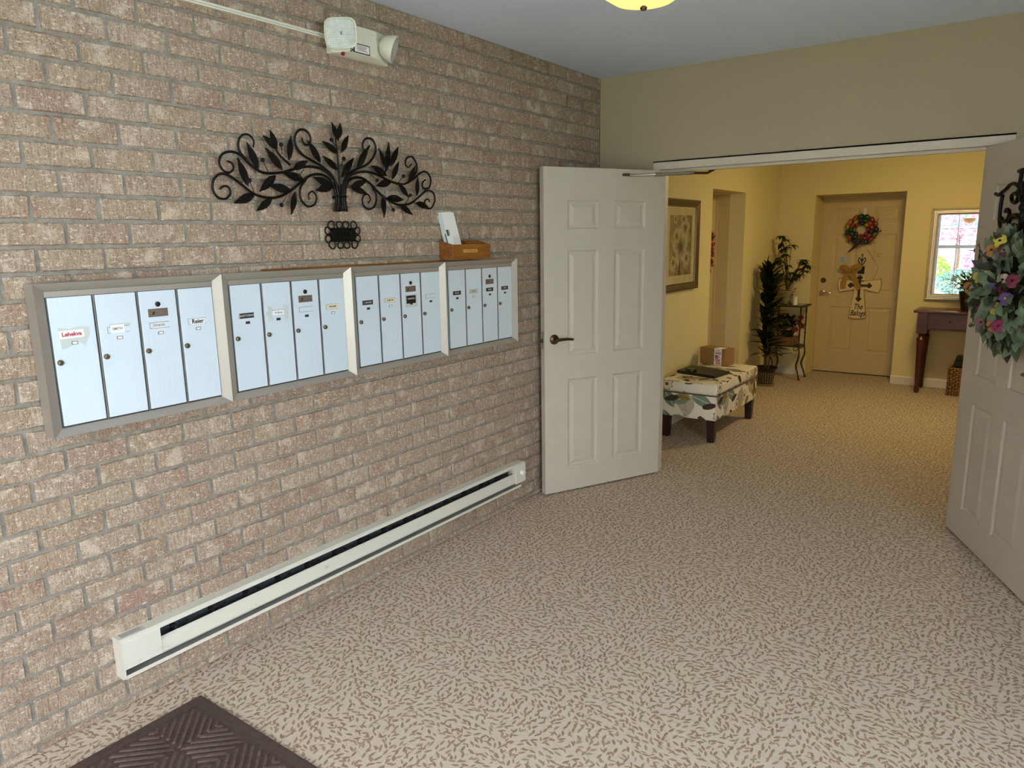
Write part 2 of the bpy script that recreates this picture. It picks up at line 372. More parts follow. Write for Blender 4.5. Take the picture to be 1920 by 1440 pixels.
d2, y2, v2 = six_panel_door('door_2', 'cream six panel door leaf at the right carrying the pansy swag', (2.2235, 0, 0), math.atan2(RDv[1], RDv[0]), -1, .914, [(.165, .397), (.515, .765)], RC, .012, 2.044, M_door)
lever_set(d2, y2, v2, .845, 1.012, -1, M_bronze)
FW = FX1-FX0+.04
d3, y3, v3 = six_panel_door('door_3', 'tan six panel apartment door set deep in the far hallway wall', (FX0-.02, YD, 0), 0, -1, FW, [(.16, .42), (.56, .82)], [(.255, .79), (.955, 1.617), (1.735, 1.915)], .012, FZ-.004, M_fardoor)
lever_set(d3, y3, v3, .075, .945, 1, M_chrome, .10)
MB().lathe([(.0001, -.016), (.022, -.016), (.030, -.004), (.030, 0)], 20, (0, 0, 0), 1).build('deadbolt', M_bronze, d3, smooth=True, loc=(.075, y3, 1.087))
MB().box(FX0-.02-(FX0-.02), -.02, 0, .022, 0, FZ).box(FW-.022, -.02, 0, FW, 0, FZ).box(.022, -.02, FZ-.02, FW-.022, 0, FZ).build('door_stop', M_fardoor, d3)
d4, y4, v4 = six_panel_door('door_4', 'tan door in the deep doorway left of the artificial plant', (-RD, DY0, 0), PI/2, -1, DY1-DY0, [(.15, .40), (.52, .77)], RC, .012, DZ-.004, M_fardoor)
MB().box(DY1-DY0-.03, -.02, 0, DY1-DY0, 0, DZ).build('door_stop', M_fardoor, d4)

# ---------------------------------------------------------------- mailboxes on the brick wall
def alu(name, col, rough, metal):
    t = NT(name, rough, metal); p = t.obj(); n = t.noise(t.v('MULTIPLY', p, (200, 260, 3)), 1.0, 3, .6); n2 = t.noise(p, 5, 3)
    c = C(*col); t.color(t.mix(n2, t.mix(t.step(n, .3, .7), tuple(x*.90 for x in c[:3])+(1,), c), tuple(min(1, x*1.04) for x in c[:3])+(1,)))
    t.bump(n, .04, .001); MATS[name] = t.mat; return t.mat
M_mbdoor = alu('brushed_door', (212, 227, 240), .42, .15); M_mbtrim = alu('brushed_trim', (172, 166, 158), .42, .50)
M_groove = smat('dark_groove', (70, 68, 66), .5, .5); M_bead = smat('bright_bead', (205, 205, 205), .3, .9, var=.04)
M_lock = smat('lock_brass', (120, 104, 82), .35, .9, var=.25, scale=60); M_plate = smat('maker_plate', (128, 112, 98), .45, .5, var=.1)
M_tape = smat('clear_tape', (196, 204, 202), .35, var=.05); M_cardb = smat('black_card', (18, 18, 20), .5); M_cardc = smat('cream_card', (226, 216, 190), .6, var=.04)
M_red = smat('red_ink', (178, 64, 76), .7); M_greyink = smat('grey_ink', (120, 116, 116), .8); M_slot = smat('slot_shadow', (40, 44, 52), .6)
M_cardg = smat('grey_card', (186, 186, 186), .6, var=.05); M_wtext = smat('white_ink', (190, 188, 186), .7)
YM, WU, ZT, ZB, DM = -3.5921, .6271, 1.5197, 1.0388, .0663
NAMES = [[('tape', 'Lehekva', 'red'), ('worn', 'SMITH', 'grey'), ('slip', 'ZENKER', 'grey'), ('hand', 'Reier', 'black')],
         [('black', 'BARTOSIAK', 'w'), ('strip', 'M. Moran', 'grey'), ('blank', '', ''), ('cream', 'WILLIAMS', 'black')],
         [('black', 'J. MAHER', 'w'), ('cream', 'WEBB  MC', 'black'), ('bigblack', 'HANSON', 'w'), ('blank', '', '')],
         [('black', 'MILLER', 'w'), ('grey', 'PAYNE', 'grey'), ('black', 'FERRIS', 'w'), ('black', 'DAVIS', 'w')]]
ULAB = ['aluminium mailbox unit nearest the camera with a red handwritten name card', 'aluminium mailbox unit second from the left with a taped name strip',
        'aluminium mailbox unit third from the left with a large black name card', 'aluminium mailbox unit nearest the open door under the wooden mail box']
def mailbox_unit(i):
    y0 = YM+i*WU; u = thing('mailbox_unit', ULAB[i], 'mailbox', (0, y0, ZB), 0, 'wall mailbox units'); Hh = ZT-ZB; W = WU-.001
    xi, dx, a0, a1, b0, b1 = .046, .050, .034, W-.031, .0245, Hh-.0265
    MB().box(.0015, .001, .001, xi-.004, W-.001, Hh-.001).build('housing', M_mbtrim, u)
    # mitred frame: outer edge stands proud, the face slopes in to the doors
    def rail(nm, o0, o1, i0, i1):
        P = lambda p, x: (x, p[0], p[1])
        mb = MB(); vs = [P(o0, .002), P(o1, .002), P(o0, DM), P(o1, DM), P(i0, xi), P(i1, xi), P(i0, .030), P(i1, .030)]
        mb.add(vs, [(0, 1, 3, 2), (2, 3, 5, 4), (4, 5, 7, 6), (0, 2, 4, 6), (1, 7, 5, 3), (0, 6, 7, 1)]); mb.build(nm, M_mbtrim, u)
    rail('frame_top', (0, Hh), (W, Hh), (a0, b1), (a1, b1)); rail('frame_bottom', (0, 0), (W, 0), (a0, b0), (a1, b0))
    rail('frame_side', (0, 0), (0, Hh), (a0, b0), (a0, b1)); rail('frame_side', (W, 0), (W, Hh), (a1, b0), (a1, b1))
    MB().box(.040, a0, 1.476-ZB, .0495, a1, b1).build('header_strip', M_mbtrim, u)
    MB().box(.040, a0, b0, .044, a1, 1.476-ZB).build('backing', M_groove, u)
    for k in range(4):
        c = .040+.1405*k
        if k: MB().box(.042, c-.0062, b0+.003, .0505, c-.0034, .437).build('divider_bead', M_bead, u)
        d = MB().box(.043, c, b0+.006, dx, c+.130, .4355).build('mailbox_door', M_mbdoor, u, bevel=.0012)
        zs = 1.346-ZB; kind, nm, ink = NAMES[i][k]
        lk = MB().lathe([(.0001, .0105), (.0045, .0105), (.0060, .0085), (.0085, .007), (.0092, .001), (.0092, 0)], 16, (dx, c+.0135, 1.272-ZB), 0)
        lk.build('lock', M_lock, d, smooth=True); MB().box(dx+.010, c+.0125, 1.272-ZB-.0045, dx+.0112, c+.0145, 1.272-ZB+.0045).build('keyhole', M_slot, d)
        s0, s1, e = c+.027, c+.097, dx
        # name slot: shallow frame, its card, the number window below
        MB().box(e, s0, zs, e+.0008, s1, zs+.0008).box(e, s0, zs+.0195, e+.0010, s1, zs+.0205).box(e, s0, zs, e+.0008, s0+.0008, zs+.0205).build('name_slot', M_slot if kind in ('worn', 'slip', 'blank') else M_greyink, d)
        nw = MB(); nw.box(e, c+.054, 1.324-ZB, e+.0008, c+.073, 1.334-ZB); nw.build('number_window', M_slot, d)
        if kind in ('tape', 'worn', 'slip', 'hand', 'cream') or nm in ('PAYNE',): MB().box(e+.0008, c+.056, 1.3255-ZB, e+.0012, c+.071, 1.3325-ZB).build('number_card', M_paper, d)
        cm = {'tape': M_paper, 'worn': M_paper, 'slip': M_paper, 'hand': M_paper, 'black': M_cardb, 'strip': M_paper, 'cream': M_cardc, 'bigblack': M_cardb, 'grey': M_cardg}.get(kind)
        im = {'red': M_red, 'grey': M_greyink, 'black': M_ink, 'w': M_wtext}.get(ink)
        if kind == 'tape':
            c0, c1, h0, h1 = c+.020, c+.094, zs-.001, zs+.024
            MB().add([(e+.0006, s0-.008, zs+.034), (e+.0006, s0+.028, zs+.028), (e+.0006, s0+.050, zs+.034), (e+.0006, c+.112, zs+.030), (e+.0006, c+.112, zs+.006), (e+.0006, c+.094, zs-.03), (e+.0006, c+.072, zs-.01), (e+.0006, c+.048, zs-.028), (e+.0006, s0-.003, zs-.034), (e+.0006, s0-.006, zs)], [tuple(range(10))]).build('clear_tape', M_tape, d)
        elif kind == 'worn': c0, c1, h0, h1 = c+.036, c+.082, zs, zs+.026; MB().box(e, c+.034, zs+.020, e+.0006, c+.104, zs+.030).build('clear_tape', M_tape, d)
        elif kind == 'slip': c0, c1, h0, h1 = c+.038, c+.079, zs+.002, zs+.018
        elif kind == 'hand': c0, c1, h0, h1 = c+.036, c+.090, zs, zs+.0185
        elif kind == 'strip':
            c0, c1, h0, h1 = c+.035, c+.098, zs, zs+.018
            for q in (.018, .092): MB().box(e+.0016, c+q, zs-.020, e+.0020, c+q+.017, zs+.036).build('clear_tape', M_tape, d)
            MB().box(e+.0014, c+.008, zs-.002, e+.0018, c+.03, zs+.016).build('clear_tape', M_tape, d)
        elif kind == 'bigblack':
            c0, c1, h0, h1 = c+.030, c+.094, zs-.016, zs+.022; MB().box(e, c+.022, zs-.034, e+.0006, c+.106, zs+.027).build('clear_tape', M_tape, d)
        elif kind == 'cream': c0, c1, h0, h1 = c+.029, c+.095, zs+.001, zs+.019
        else: c0, c1, h0, h1 = c+.030, c+.092, zs+.001, zs+.0195
        if kind != 'blank':
            MB().box(e+.0010, c0, h0, e+.0014, c1, h1).build('name_card', cm, d)
            sz = .021 if kind == 'hand' else .018 if kind == 'tape' else .0115 if kind not in ('strip', 'cream', 'grey') else .009
            text('name_lettering', nm, sz, MW(e+.0016, (c0+c1)/2, (h0+h1)/2+(.004 if kind == 'bigblack' else 0)), im, d, .0002, bold=.0006 if kind in ('hand', 'tape') else .0002)
        if k == 2:
            MB().lathe([(.0001, .004), (.006, .004), (.0088, .003), (.0092, 0)], 16, (dx, c+.063, 1.4285-ZB), 0).build('master_lock', M_black, d, smooth=True)
            MB().box(dx, c+.027, 1.386-ZB, dx+.0018, c+.096, 1.4135-ZB).build('maker_plate', M_plate, d)
            MB().add([(dx+.0020, c+.033, 1.393-ZB), (dx+.0020, c+.043, 1.396-ZB), (dx+.0020, c+.040, 1.401-ZB), (dx+.0020, c+.051, 1.405-ZB), (dx+.0020, c+.047, 1.394-ZB)], [(0, 1, 2, 3, 4)]).build('plate_emblem', M_ink, d)
            MB().box(dx+.0018, c+.055, 1.401-ZB, dx+.0020, c+.088, 1.405-ZB).box(dx+.0018, c+.055, 1.394-ZB, dx+.0020, c+.080, 1.397-ZB).build('plate_print', M_greyink, d)
for i in range(4): mailbox_unit(i)
M_oak = None
def wood(name, a, b, rough=.4, sc=(3, 40, 40), coat=.2):
    t = NT(name, rough); p = t.obj(); n = t.noise(t.v('MULTIPLY', p, sc), 1.0, 4, .6, .6); t.color(t.ramp(n, [(.3, C(*a)), (.7, C(*b))])); t.bump(n, .06, .002)
    t.b.inputs['Coat Weight'].default_value = coat; MATS[name] = t.mat; return t.mat
M_oak = wood('honey_wood', (106, 62, 22), (148, 94, 40), .4, (40, 4, 40)); M_mahog = wood('mahogany', (58, 20, 16), (84, 32, 24), .3, (4, 40, 40)); M_darkwood = wood('espresso_wood', (30, 16, 14), (46, 26, 20), .4, (60, 60, 6))
# slim board on top of the mailboxes and the wooden outgoing box
tag(MB().box(.002, -2.75, ZT+.0005, .030, -1.70, ZT+.007).build('wood_batten', M_oak), 'thin brown wooden batten lying along the mailbox tops', 'batten')
ob = thing('mail_tray', 'honey coloured open wooden box for outgoing letters on top of the mailboxes', 'wooden box', (0, -1.679, ZT+.0075))
WB, DB = .311, .092
MB().box(.004, 0, 0, DB, WB, .006).build('bottom', M_oak, ob)
MB().box(DB-.010, 0, .006, DB, WB, .078).build('front_board', M_oak, ob, bevel=.001)
MB().box(.002, 0, .006, .010, WB, .098).build('back_board', M_oak, ob, bevel=.001)
for y in (0, WB-.010): MB().prism([(.010, .006), (DB-.010, .006), (DB-.010, .078), (.010, .096)], y, y+.010, 1).build('side_board', M_oak, ob)
MB().box(.040, .150, .006, .046, WB-.010, .092).build('divider', M_oak, ob)
MB().box(DB, .082, .036, DB+.0012, .196, .052).build('label_plate', smat('label_amber', (204, 158, 84), .4), ob)
text('label_lettering', 'OUTGOING MAIL', .0135, MW(DB+.0014, .139, .044), smat('brown_ink', (72, 40, 16), .6), ob, .0002, sx=.9)
def envelope(label, x, y, z, w, h, lean, mat, stamp=None, th=.002, lines=False):
    e = thing('envelope', label, 'envelope', (x, y, z), 0, 'letters standing in the wooden box'); R = None
    R = Matrix.Rotation(-.27, 4, 'Y') @ Matrix.Rotation(lean, 4, 'X')
    MB().box(0, 0, 0, th, w, h).xf(R).build('paper', mat, e)
    if stamp: MB().box(th, stamp[0], stamp[1], th+.0004, stamp[2], stamp[3]).xf(R).build('stamp', stamp[4], e)
    if lines:
        mb = MB(); rd = random.Random(3)
        for k in range(5): mb.box(th, .050+.010*k, .070+rd.uniform(0, .01), th+.0003, .0515+.010*k, .105+rd.uniform(0, .02))
        for k in range(3): mb.box(th, .012+.008*k, .128, th+.0003, .015+.008*k, .150)
        mb.xf(R).build('address_print', M_greyink, e)
    return e
zt0 = ZT+.0140
envelope('white stamped envelope at the front of the wooden mail box', .074, -1.667, zt0, .100, .240, .02, M_paper, (.006, .118, .024, .150, smat('green_stamp', (72, 88, 44), .6)), lines=True)
envelope('pale blue backed envelope with a teal strip behind the stamped envelope', .066, -1.667, zt0, .098, .240, .06, smat('blue_white_paper', (222, 230, 240), .8, var=.02), (.001, .06, .024, .128, smat('teal_print', (28, 118, 140), .6)))
envelope('white envelope with a black mark tucked low at the left', .048, -1.667, zt0, .075, .170, .03, M_paper, (.004, .120, .016, .150, M_ink))
envelope('plain white envelope leaning at the back of the wooden mail box', .058, -1.667, zt0, .070, .232, .075, M_paper, None)

# ---------------------------------------------------------------- wall art, plaque, emergency lamp, raceway
ART = thing('wall_sculpture', 'black iron tree of scrolling branches and leaves hung on the brick', 'wall art', (0, -2.34, 1.745)); OA = Vector((0, -2.34, 1.745))
TREE_BRANCHES = [[(-2.376,1.756),(-2.362,1.821),(-2.385,1.878),(-2.428,1.904),(-2.489,1.9),(-2.539,1.873),(-2.604,1.83),(-2.666,1.805),(-2.724,1.803),(-2.778,1.818),(-2.829,1.852),(-2.875,1.878),(-2.91,1.879),(-2.938,1.855),(-2.943,1.822),(-2.925,1.796),(-2.894,1.792),(-2.873,1.811),(-2.877,1.833),(-2.895,1.838),(-2.915,1.826)],[(-2.365,1.756),(-2.355,1.818),(-2.371,1.885),(-2.423,1.923),(-2.487,1.933),(-2.55,1.925),(-2.627,1.904),(-2.687,1.895),(-2.736,1.898),(-2.781,1.923),(-2.818,1.954),(-2.857,1.962),(-2.893,1.951),(-2.91,1.923),(-2.899,1.895),(-2.874,1.886),(-2.853,1.902),(-2.858,1.921),(-2.876,1.928)],[(-2.797,1.939),(-2.821,1.963),(-2.826,1.996),(-2.808,2.024),(-2.778,2.029),(-2.758,2.01),(-2.763,1.985)],[(-2.356,1.756),(-2.353,1.821),(-2.374,1.897),(-2.429,1.938),(-2.484,1.959),(-2.53,1.98),(-2.554,2.005),(-2.561,2.037),(-2.541,2.069),(-2.509,2.076),(-2.484,2.057),(-2.484,2.03),(-2.507,2.017),(-2.521,2.029),(-2.524,2.044)],[(-2.595,1.933),(-2.637,1.963),(-2.663,1.993)],[(-2.523,1.882),(-2.556,1.845),(-2.557,1.802),(-2.525,1.773),(-2.487,1.785),(-2.477,1.814),(-2.495,1.834),(-2.516,1.822),(-2.514,1.8)],[(-2.347,1.756),(-2.341,1.912),(-2.344,2.008),(-2.349,2.058)],[(-2.312,1.757),(-2.319,1.819),(-2.303,1.875),(-2.265,1.9),(-2.215,1.903),(-2.161,1.879),(-2.125,1.85),(-2.069,1.818),(-1.999,1.795),(-1.915,1.801),(-1.848,1.836),(-1.791,1.867),(-1.746,1.858),(-1.736,1.821),(-1.767,1.783),(-1.806,1.789),(-1.81,1.815),(-1.787,1.827),(-1.773,1.814)],[(-2.324,1.757),(-2.326,1.822),(-2.301,1.895),(-2.25,1.923),(-2.185,1.931),(-2.12,1.922),(-2.043,1.898),(-1.962,1.889),(-1.898,1.91),(-1.841,1.945),(-1.797,1.955),(-1.765,1.924),(-1.778,1.883),(-1.818,1.877),(-1.828,1.899),(-1.804,1.918)],[(-1.909,1.905),(-1.863,1.944),(-1.852,1.984),(-1.88,2.018),(-1.918,2.011),(-1.93,1.982),(-1.91,1.969),(-1.888,1.985)],[(-2.334,1.757),(-2.331,1.835),(-2.305,1.901),(-2.249,1.937),(-2.183,1.961),(-2.138,1.998),(-2.121,2.036),(-2.137,2.071),(-2.175,2.074),(-2.199,2.049),(-2.192,2.024),(-2.169,2.029),(-2.158,2.046)],[(-2.09,1.927),(-2.065,1.946),(-2.048,1.971),(-2.02,2.014)],[(-2.152,1.876),(-2.128,1.829),(-2.144,1.784),(-2.183,1.77),(-2.214,1.793),(-2.207,1.827),(-2.179,1.834),(-2.166,1.814),(-2.181,1.797)]]
TREE_LEAVES = [(-2.746,1.903,-2.79,2.002),(-2.645,1.909,-2.718,1.986),(-2.66,1.987,-2.721,2.031),(-2.66,1.987,-2.684,2.056),(-2.602,1.951,-2.584,2.047),(-2.453,1.949,-2.513,2.033),(-2.593,1.915,-2.516,1.954),(-2.349,1.995,-2.429,2.038),(-2.351,1.928,-2.43,1.979),(-2.35,2.045,-2.383,2.118),(-2.343,2.058,-2.332,2.121),(-2.332,2.002,-2.287,2.076),(-2.336,1.9,-2.259,1.986),(-2.807,1.839,-2.843,1.941),(-2.677,1.887,-2.757,1.823),(-2.539,1.879,-2.639,1.898),(-2.601,1.831,-2.71,1.85),(-2.779,1.812,-2.874,1.776),(-2.703,1.797,-2.778,1.75),(-2.585,1.831,-2.614,1.739),(-2.39,1.86,-2.486,1.891),(-2.39,1.86,-2.491,1.838),(-2.291,1.863,-2.198,1.891),(-2.291,1.863,-2.197,1.837),(-2.244,1.941,-2.168,2.042),(-2.074,1.948,-2.119,2.036),(-2.071,1.921,-2.165,1.958),(-2.038,1.906,-1.986,1.989),(-2.065,1.946,-2.041,2.07),(-2.053,1.963,-1.992,2.054),(-2.043,1.898,-2.142,1.873),(-1.993,1.887,-1.929,1.829),(-2.068,1.825,-1.962,1.817),(-2.107,1.837,-2.106,1.733),(-1.999,1.795,-1.913,1.749),(-1.93,1.897,-1.874,1.979),(-1.87,1.839,-1.859,1.93),(-1.893,1.805,-1.801,1.786)]
TREE_BERRIES = [(-2.634,2.007,-2.628,1.975),(-2.725,1.942,-2.7,1.9),(-2.792,1.863,-2.771,1.821),(-2.558,1.892,-2.527,1.92),(-2.654,1.776,-2.621,1.812),(-2.377,2.049,-2.351,2.026),(-2.316,1.978,-2.328,1.948),(-2.055,2.011,-2.065,1.946),(-2.126,1.898,-2.158,1.923),(-1.954,1.926,-1.988,1.894),(-1.913,1.841,-1.942,1.8),(-2.032,1.77,-2.054,1.808)]
for i, b in enumerate(TREE_BRANCHES):
    pts = spline([Vector((.028+.004*(i % 3), y, z))-OA for y, z in b], 5); n = len(pts)
    r0 = .0062 if len(b) > 10 else .0052
    MB().tube(pts, [max(.0032, r0*(1-.35*k/n)) for k in range(n)], 7).build('branch', M_iron, ART, smooth='all')
for i, (ya, za, yb, zb) in enumerate(TREE_LEAVES):
    d = Vector((0, yb-ya, zb-za)); l = d.length
    wd = .028 if l < .1 else .032; mb = MB(); vs = []; fs = []; T = (0, .12, .3, .5, .7, .88, 1)
    for t in T:
        h = wd*.5*math.sin(PI*t**.85)+.0012; vs += [(l*t, -h, .004), (l*t, 0, -.002+.007*math.sin(PI*t)), (l*t, h, .004), (l*t, 0, .0-.003+.003*math.sin(PI*t))]
    for k in range(len(T)-1):
        a = 4*k
        for p, q in ((0, 1), (1, 2), (2, 3), (3, 0)): fs.append((a+p, a+q, a+4+q, a+4+p))
    fs += [(0, 3, 2, 1), (4*(len(T)-1), 4*(len(T)-1)+1, 4*(len(T)-1)+2, 4*(len(T)-1)+3)]
    M = look(d, (1, 0, 0)); M.translation = Vector((.034+.004*((i*7) % 4), ya, za))-OA
    put('leaf', mb.add(vs, fs).mesh('leaf', M_iron, True), ART, M=M)
for y, z, ys, zs in TREE_BERRIES:
    p = Vector((.036, y, z))-OA; b = MB().ball(p, .0088, 10, 6).build('berry', M_iron, ART, smooth='all')
    MB().tube([Vector((.036, y, z))-OA, Vector((.030, ys, zs))-OA], .0018, 5).build('stalk', M_iron, b)
MB().tube([(.022, -.036, .070), (.022, .022, .070)], .007, 6).tube([(.040, -.036, .074), (.040, .022, .074)], .005, 6).build('binding', M_iron, ART)
MB().box(.001, -.006, .070, .030, .004, .080).build('wall_hook', M_iron, ART)
PL = thing('welcome_plaque', 'small black openwork welcome plaque hung below the iron tree', 'plaque', (0, -2.323, 1.598))
MB().box(.008, -.070, .030, .016, .068, .090).build('name_panel', M_iron, PL, bevel=.001)
text('welcome_lettering', 'WELCOME', .052, MW(.0165, 0, .060), smat('worn_iron', (44, 42, 42), .4, .7, var=.3), PL, .0015, sx=.56)
def loop(cy, cz, ay, az, ang):
    pts = []
    for k in range(17):
        a = 2*PI*k/16; y, z = ay*math.sin(a), az*(-math.cos(a))
        y *= 1-.35*(z < 0)*(-z/az); z += .25*az*max(0, -abs(y)/ay+.45)*(-1 if math.cos(a) < 0 else 0)
        pts.append((.012, cy+y*math.cos(ang)-z*math.sin(ang), cz+y*math.sin(ang)+z*math.cos(ang)))
    MB().tube(pts, .0032, 6, cap=False).build('scroll_loop', M_iron, PL, smooth='all')
for y in (-.018, .018):
    loop(y, .102, .017, .016, 0); loop(y, .017, .017, .016, PI)
for z in (.043, .078):
    loop(-.083, z, .016, .017, PI/2); loop(.083, z, .016, .017, -PI/2)
for sy in (-1, 1):
    loop(sy*.064, .100, .019, .018, -sy*.8); loop(sy*.064, .019, .019, .018, PI+sy*.8)
# emergency light
EM = thing('emergency_light', 'white twin head emergency light mounted high on the brick wall', 'emergency light', (0, -2.182, 2.39)); M_em = smat('emergency_white', (222, 220, 204), .45, var=.03)
bx = MB(); o_ = [(-.163, .008), (.163, .008), (.163, .135), (-.163, .135)]; f_ = [(-.098, .018), (.060, .018), (.060, .128), (-.098, .128)]
vs = [(.001, y, z) for y, z in o_]+[(.035, y, z) for y, z in o_]+[(.072, y, z) for y, z in f_]
bx.add(vs, [(0, 1, 2, 3), (8, 9, 10, 11)]+[(i, (i+1) % 4, 4+(i+1) % 4, 4+i) for i in range(4)]+[(4+i, 4+(i+1) % 4, 8+(i+1) % 4, 8+i) for i in range(4)]).build('housing', M_em, EM, bevel=.004)
MB().box(.072, -.074, .020, .0735, .016, .058).build('label_border', M_black, EM); MB().box(.0735, -.070, .024, .0739, .012, .054).build('label_sheet', M_paper, EM)
mb = MB()
for k in range(4): mb.box(.0739, -.060+.004*(k % 2), .047-.0055*k, .0742, .000-.005*(k % 3), .0495-.0055*k)
mb.build('label_print', M_greyink, EM)
text('unit_number', '24', .022, MW(.073, -.086, .026), M_ink, EM, .0003, bold=.0008)
MB().ball((.052, -.118, .010), .009, 10, 6).build('indicator', smat('red_lens', (128, 12, 22), .2), EM, smooth='all')
def lamp_head(loc, face, sq):
    R = look(face, (0, 0, 1)); mb = MB(); n = 28
    def ring(r, x):
        out = []
        for k in range(n):
            a = 2*PI*k/n; c, s = math.cos(a), math.sin(a); q = r/max(abs(c), abs(s), 1e-6) if sq else r
            if sq: e = 4.5; q = r/((abs(c)**e+abs(s)**e)**(1/e))
            out.append((x, q*c*1.05, q*s*.92))
        return out
    prof = [(.016, -.062), (.036, -.054), (.050, -.038), (.060, -.012), (.0625, -.002), (.0625, .004), (.058, .0055)]
    for r, x in prof: mb.v += ring(r, x)
    fs = [(i*n+j, i*n+(j+1) % n, (i+1)*n+(j+1) % n, (i+1)*n+j) for i in range(len(prof)-1) for j in range(n)]+[tuple(range(n))]
    mb.f += fs; M = R.copy(); M.translation = loc
    hd = put('lamp_head', mb.mesh('lamp_head', M_em, True), EM, M=M)
    ln = MB(); n0 = 0
    for r, x in ((.057, .0052), (.050, .003), (.034, -.004), (.012, -.009)): ln.v += ring(r, x)
    ln.f = [(i*n+j, i*n+(j+1) % n, (i+1)*n+(j+1) % n, (i+1)*n+j) for i in range(3) for j in range(n)]+[tuple(range(3*n, 4*n))]
    put('lens', ln.mesh('lens', MATS['lens_glass'], True), hd)
    MB().box(-.010, -.003, -.006, -.004, .003, .006).build('bulb', M_greyink, hd)
    MB().tube([(-.055, 0, 0), (-.095, 0, -.01)], .014, 8).build('yoke', M_em, hd)
t = NT('lens_glass', .18, .15, .8); p_ = t.obj(); y_ = t.xyz(p_); rb = t.m('ADD', t.m('SINE', t.m('MULTIPLY', y_[1], 900.0)), t.m('SINE', t.m('MULTIPLY', y_[2], 900.0)))
t.color(t.mix(t.noise(p_, 40, 3), C(196, 206, 200), C(236, 242, 238))); t.bump(rb, .5, .002); MATS['lens_glass'] = t.mat
lamp_head((.125, -.190, .063), (.55, -.82, -.10), True); lamp_head((.112, .120, .060), (.74, .58, -.34), False)
# surface raceway
rw = thing('cable_raceway', 'slim white surface raceway running along the brick to the emergency light', 'raceway', (0, -2.345, 2.455))
MB().prism([(.001, 0), (.014, 0), (.014, .013), (.011, .017), (.001, .017)], -3.2, .0, 1).build('channel', M_em, rw); MB().box(.0140, -3.2, .0055, .0146, 0, .0070).build('cover_seam', M_greyink, rw)

# ---------------------------------------------------------------- baseboard heater
HT = thing('baseboard_heater', 'long white electric baseboard heater fixed low on the brick wall', 'heater', (0, -3.476, .132)); HL = 2.455
t = NT('heater_enamel', .35); p_ = t.obj(); t.color(t.mix(t.m('MULTIPLY', t.step(t.noise(t.v('MULTIPLY', p_, (60, 12, 60)), 1.0, 5, .7), .62, .72), .35), C(214, 212, 200), C(128, 122, 112))); M_heat = t.mat
M_hdark = smat('heater_dark', (34, 36, 42), .5, .4)
MB().box(.001, 0, .004, .004, HL, .150).build('back_plate', smat('heater_back', (96, 104, 112), .4, .6), HT)
MB().prism([(.001, .150), (.001, .154), (.050, .154), (.0605, .147), (.0605, .140), (.058, .140), (.058, .1455), (.049, .151)], 0, HL, 1).build('hood', M_heat, HT)
MB().prism([(.044, .098), (.047, .100), (.058, .092), (.058, .044), (.053, .036), (.051, .037), (.0555, .045), (.0555, .091)], .135, HL-.100, 1).build('front_panel', M_heat, HT)
MB().prism([(.004, .004), (.004, .001), (.050, .001), (.0605, .006), (.0605, .020), (.0585, .020), (.0585, .0075), (.050, .004)], .004, HL-.045, 1).build('bottom_rail', M_heat, HT)
MB().tube([(.030, .12, .085), (.030, HL-.1, .085)], .008, 8).build('heating_element', M_hdark, HT)
for k in range(14):
    yk = .20+.155*k
    if yk < HL-.15: MB().box(.006, yk, .04, .046, yk+.004, .124).build('bracket', M_hdark, HT); MB().box(.03, yk+.05, .104, .044, yk+.058, .112).build('clip', M_black, HT)
MB().tube([(.036, .14, .112), (.039, .6, .106), (.036, 1.1, .111), (.039, 1.6, .106), (.036, 2.3, .112)], .0022, 5).build('sensor_wire', M_black, HT)
ec = MB().prism([(.001, .002), (.045, .0), (.062, .010), (.0625, .030), (.0625, .146), (.050, .1545), (.001, .1545)], -.002, .003, 1).build('end_cap', M_heat, HT)
MB().box(.056, .003, .042, .0622, .137, .142).build('access_plate', M_heat, HT, bevel=.001)
mb = MB()
for k in range(6): mb.box(.012+.005*k, .012, .1541, .014+.005*k, .085+.01*(k % 2), .1544)
mb.build('rating_print', M_greyink, HT)
cbx = MB().box(.004, HL-.100, .034, .0622, HL, .142).build('control_box', M_heat, HT, bevel=.0015)
MB().lathe([(.0001, .020), (.013, .020), (.0155, .017), (.0165, 0)], 20, (.0622, HL-.040, .095), 0).build('thermostat_knob', M_white, cbx, smooth=True)

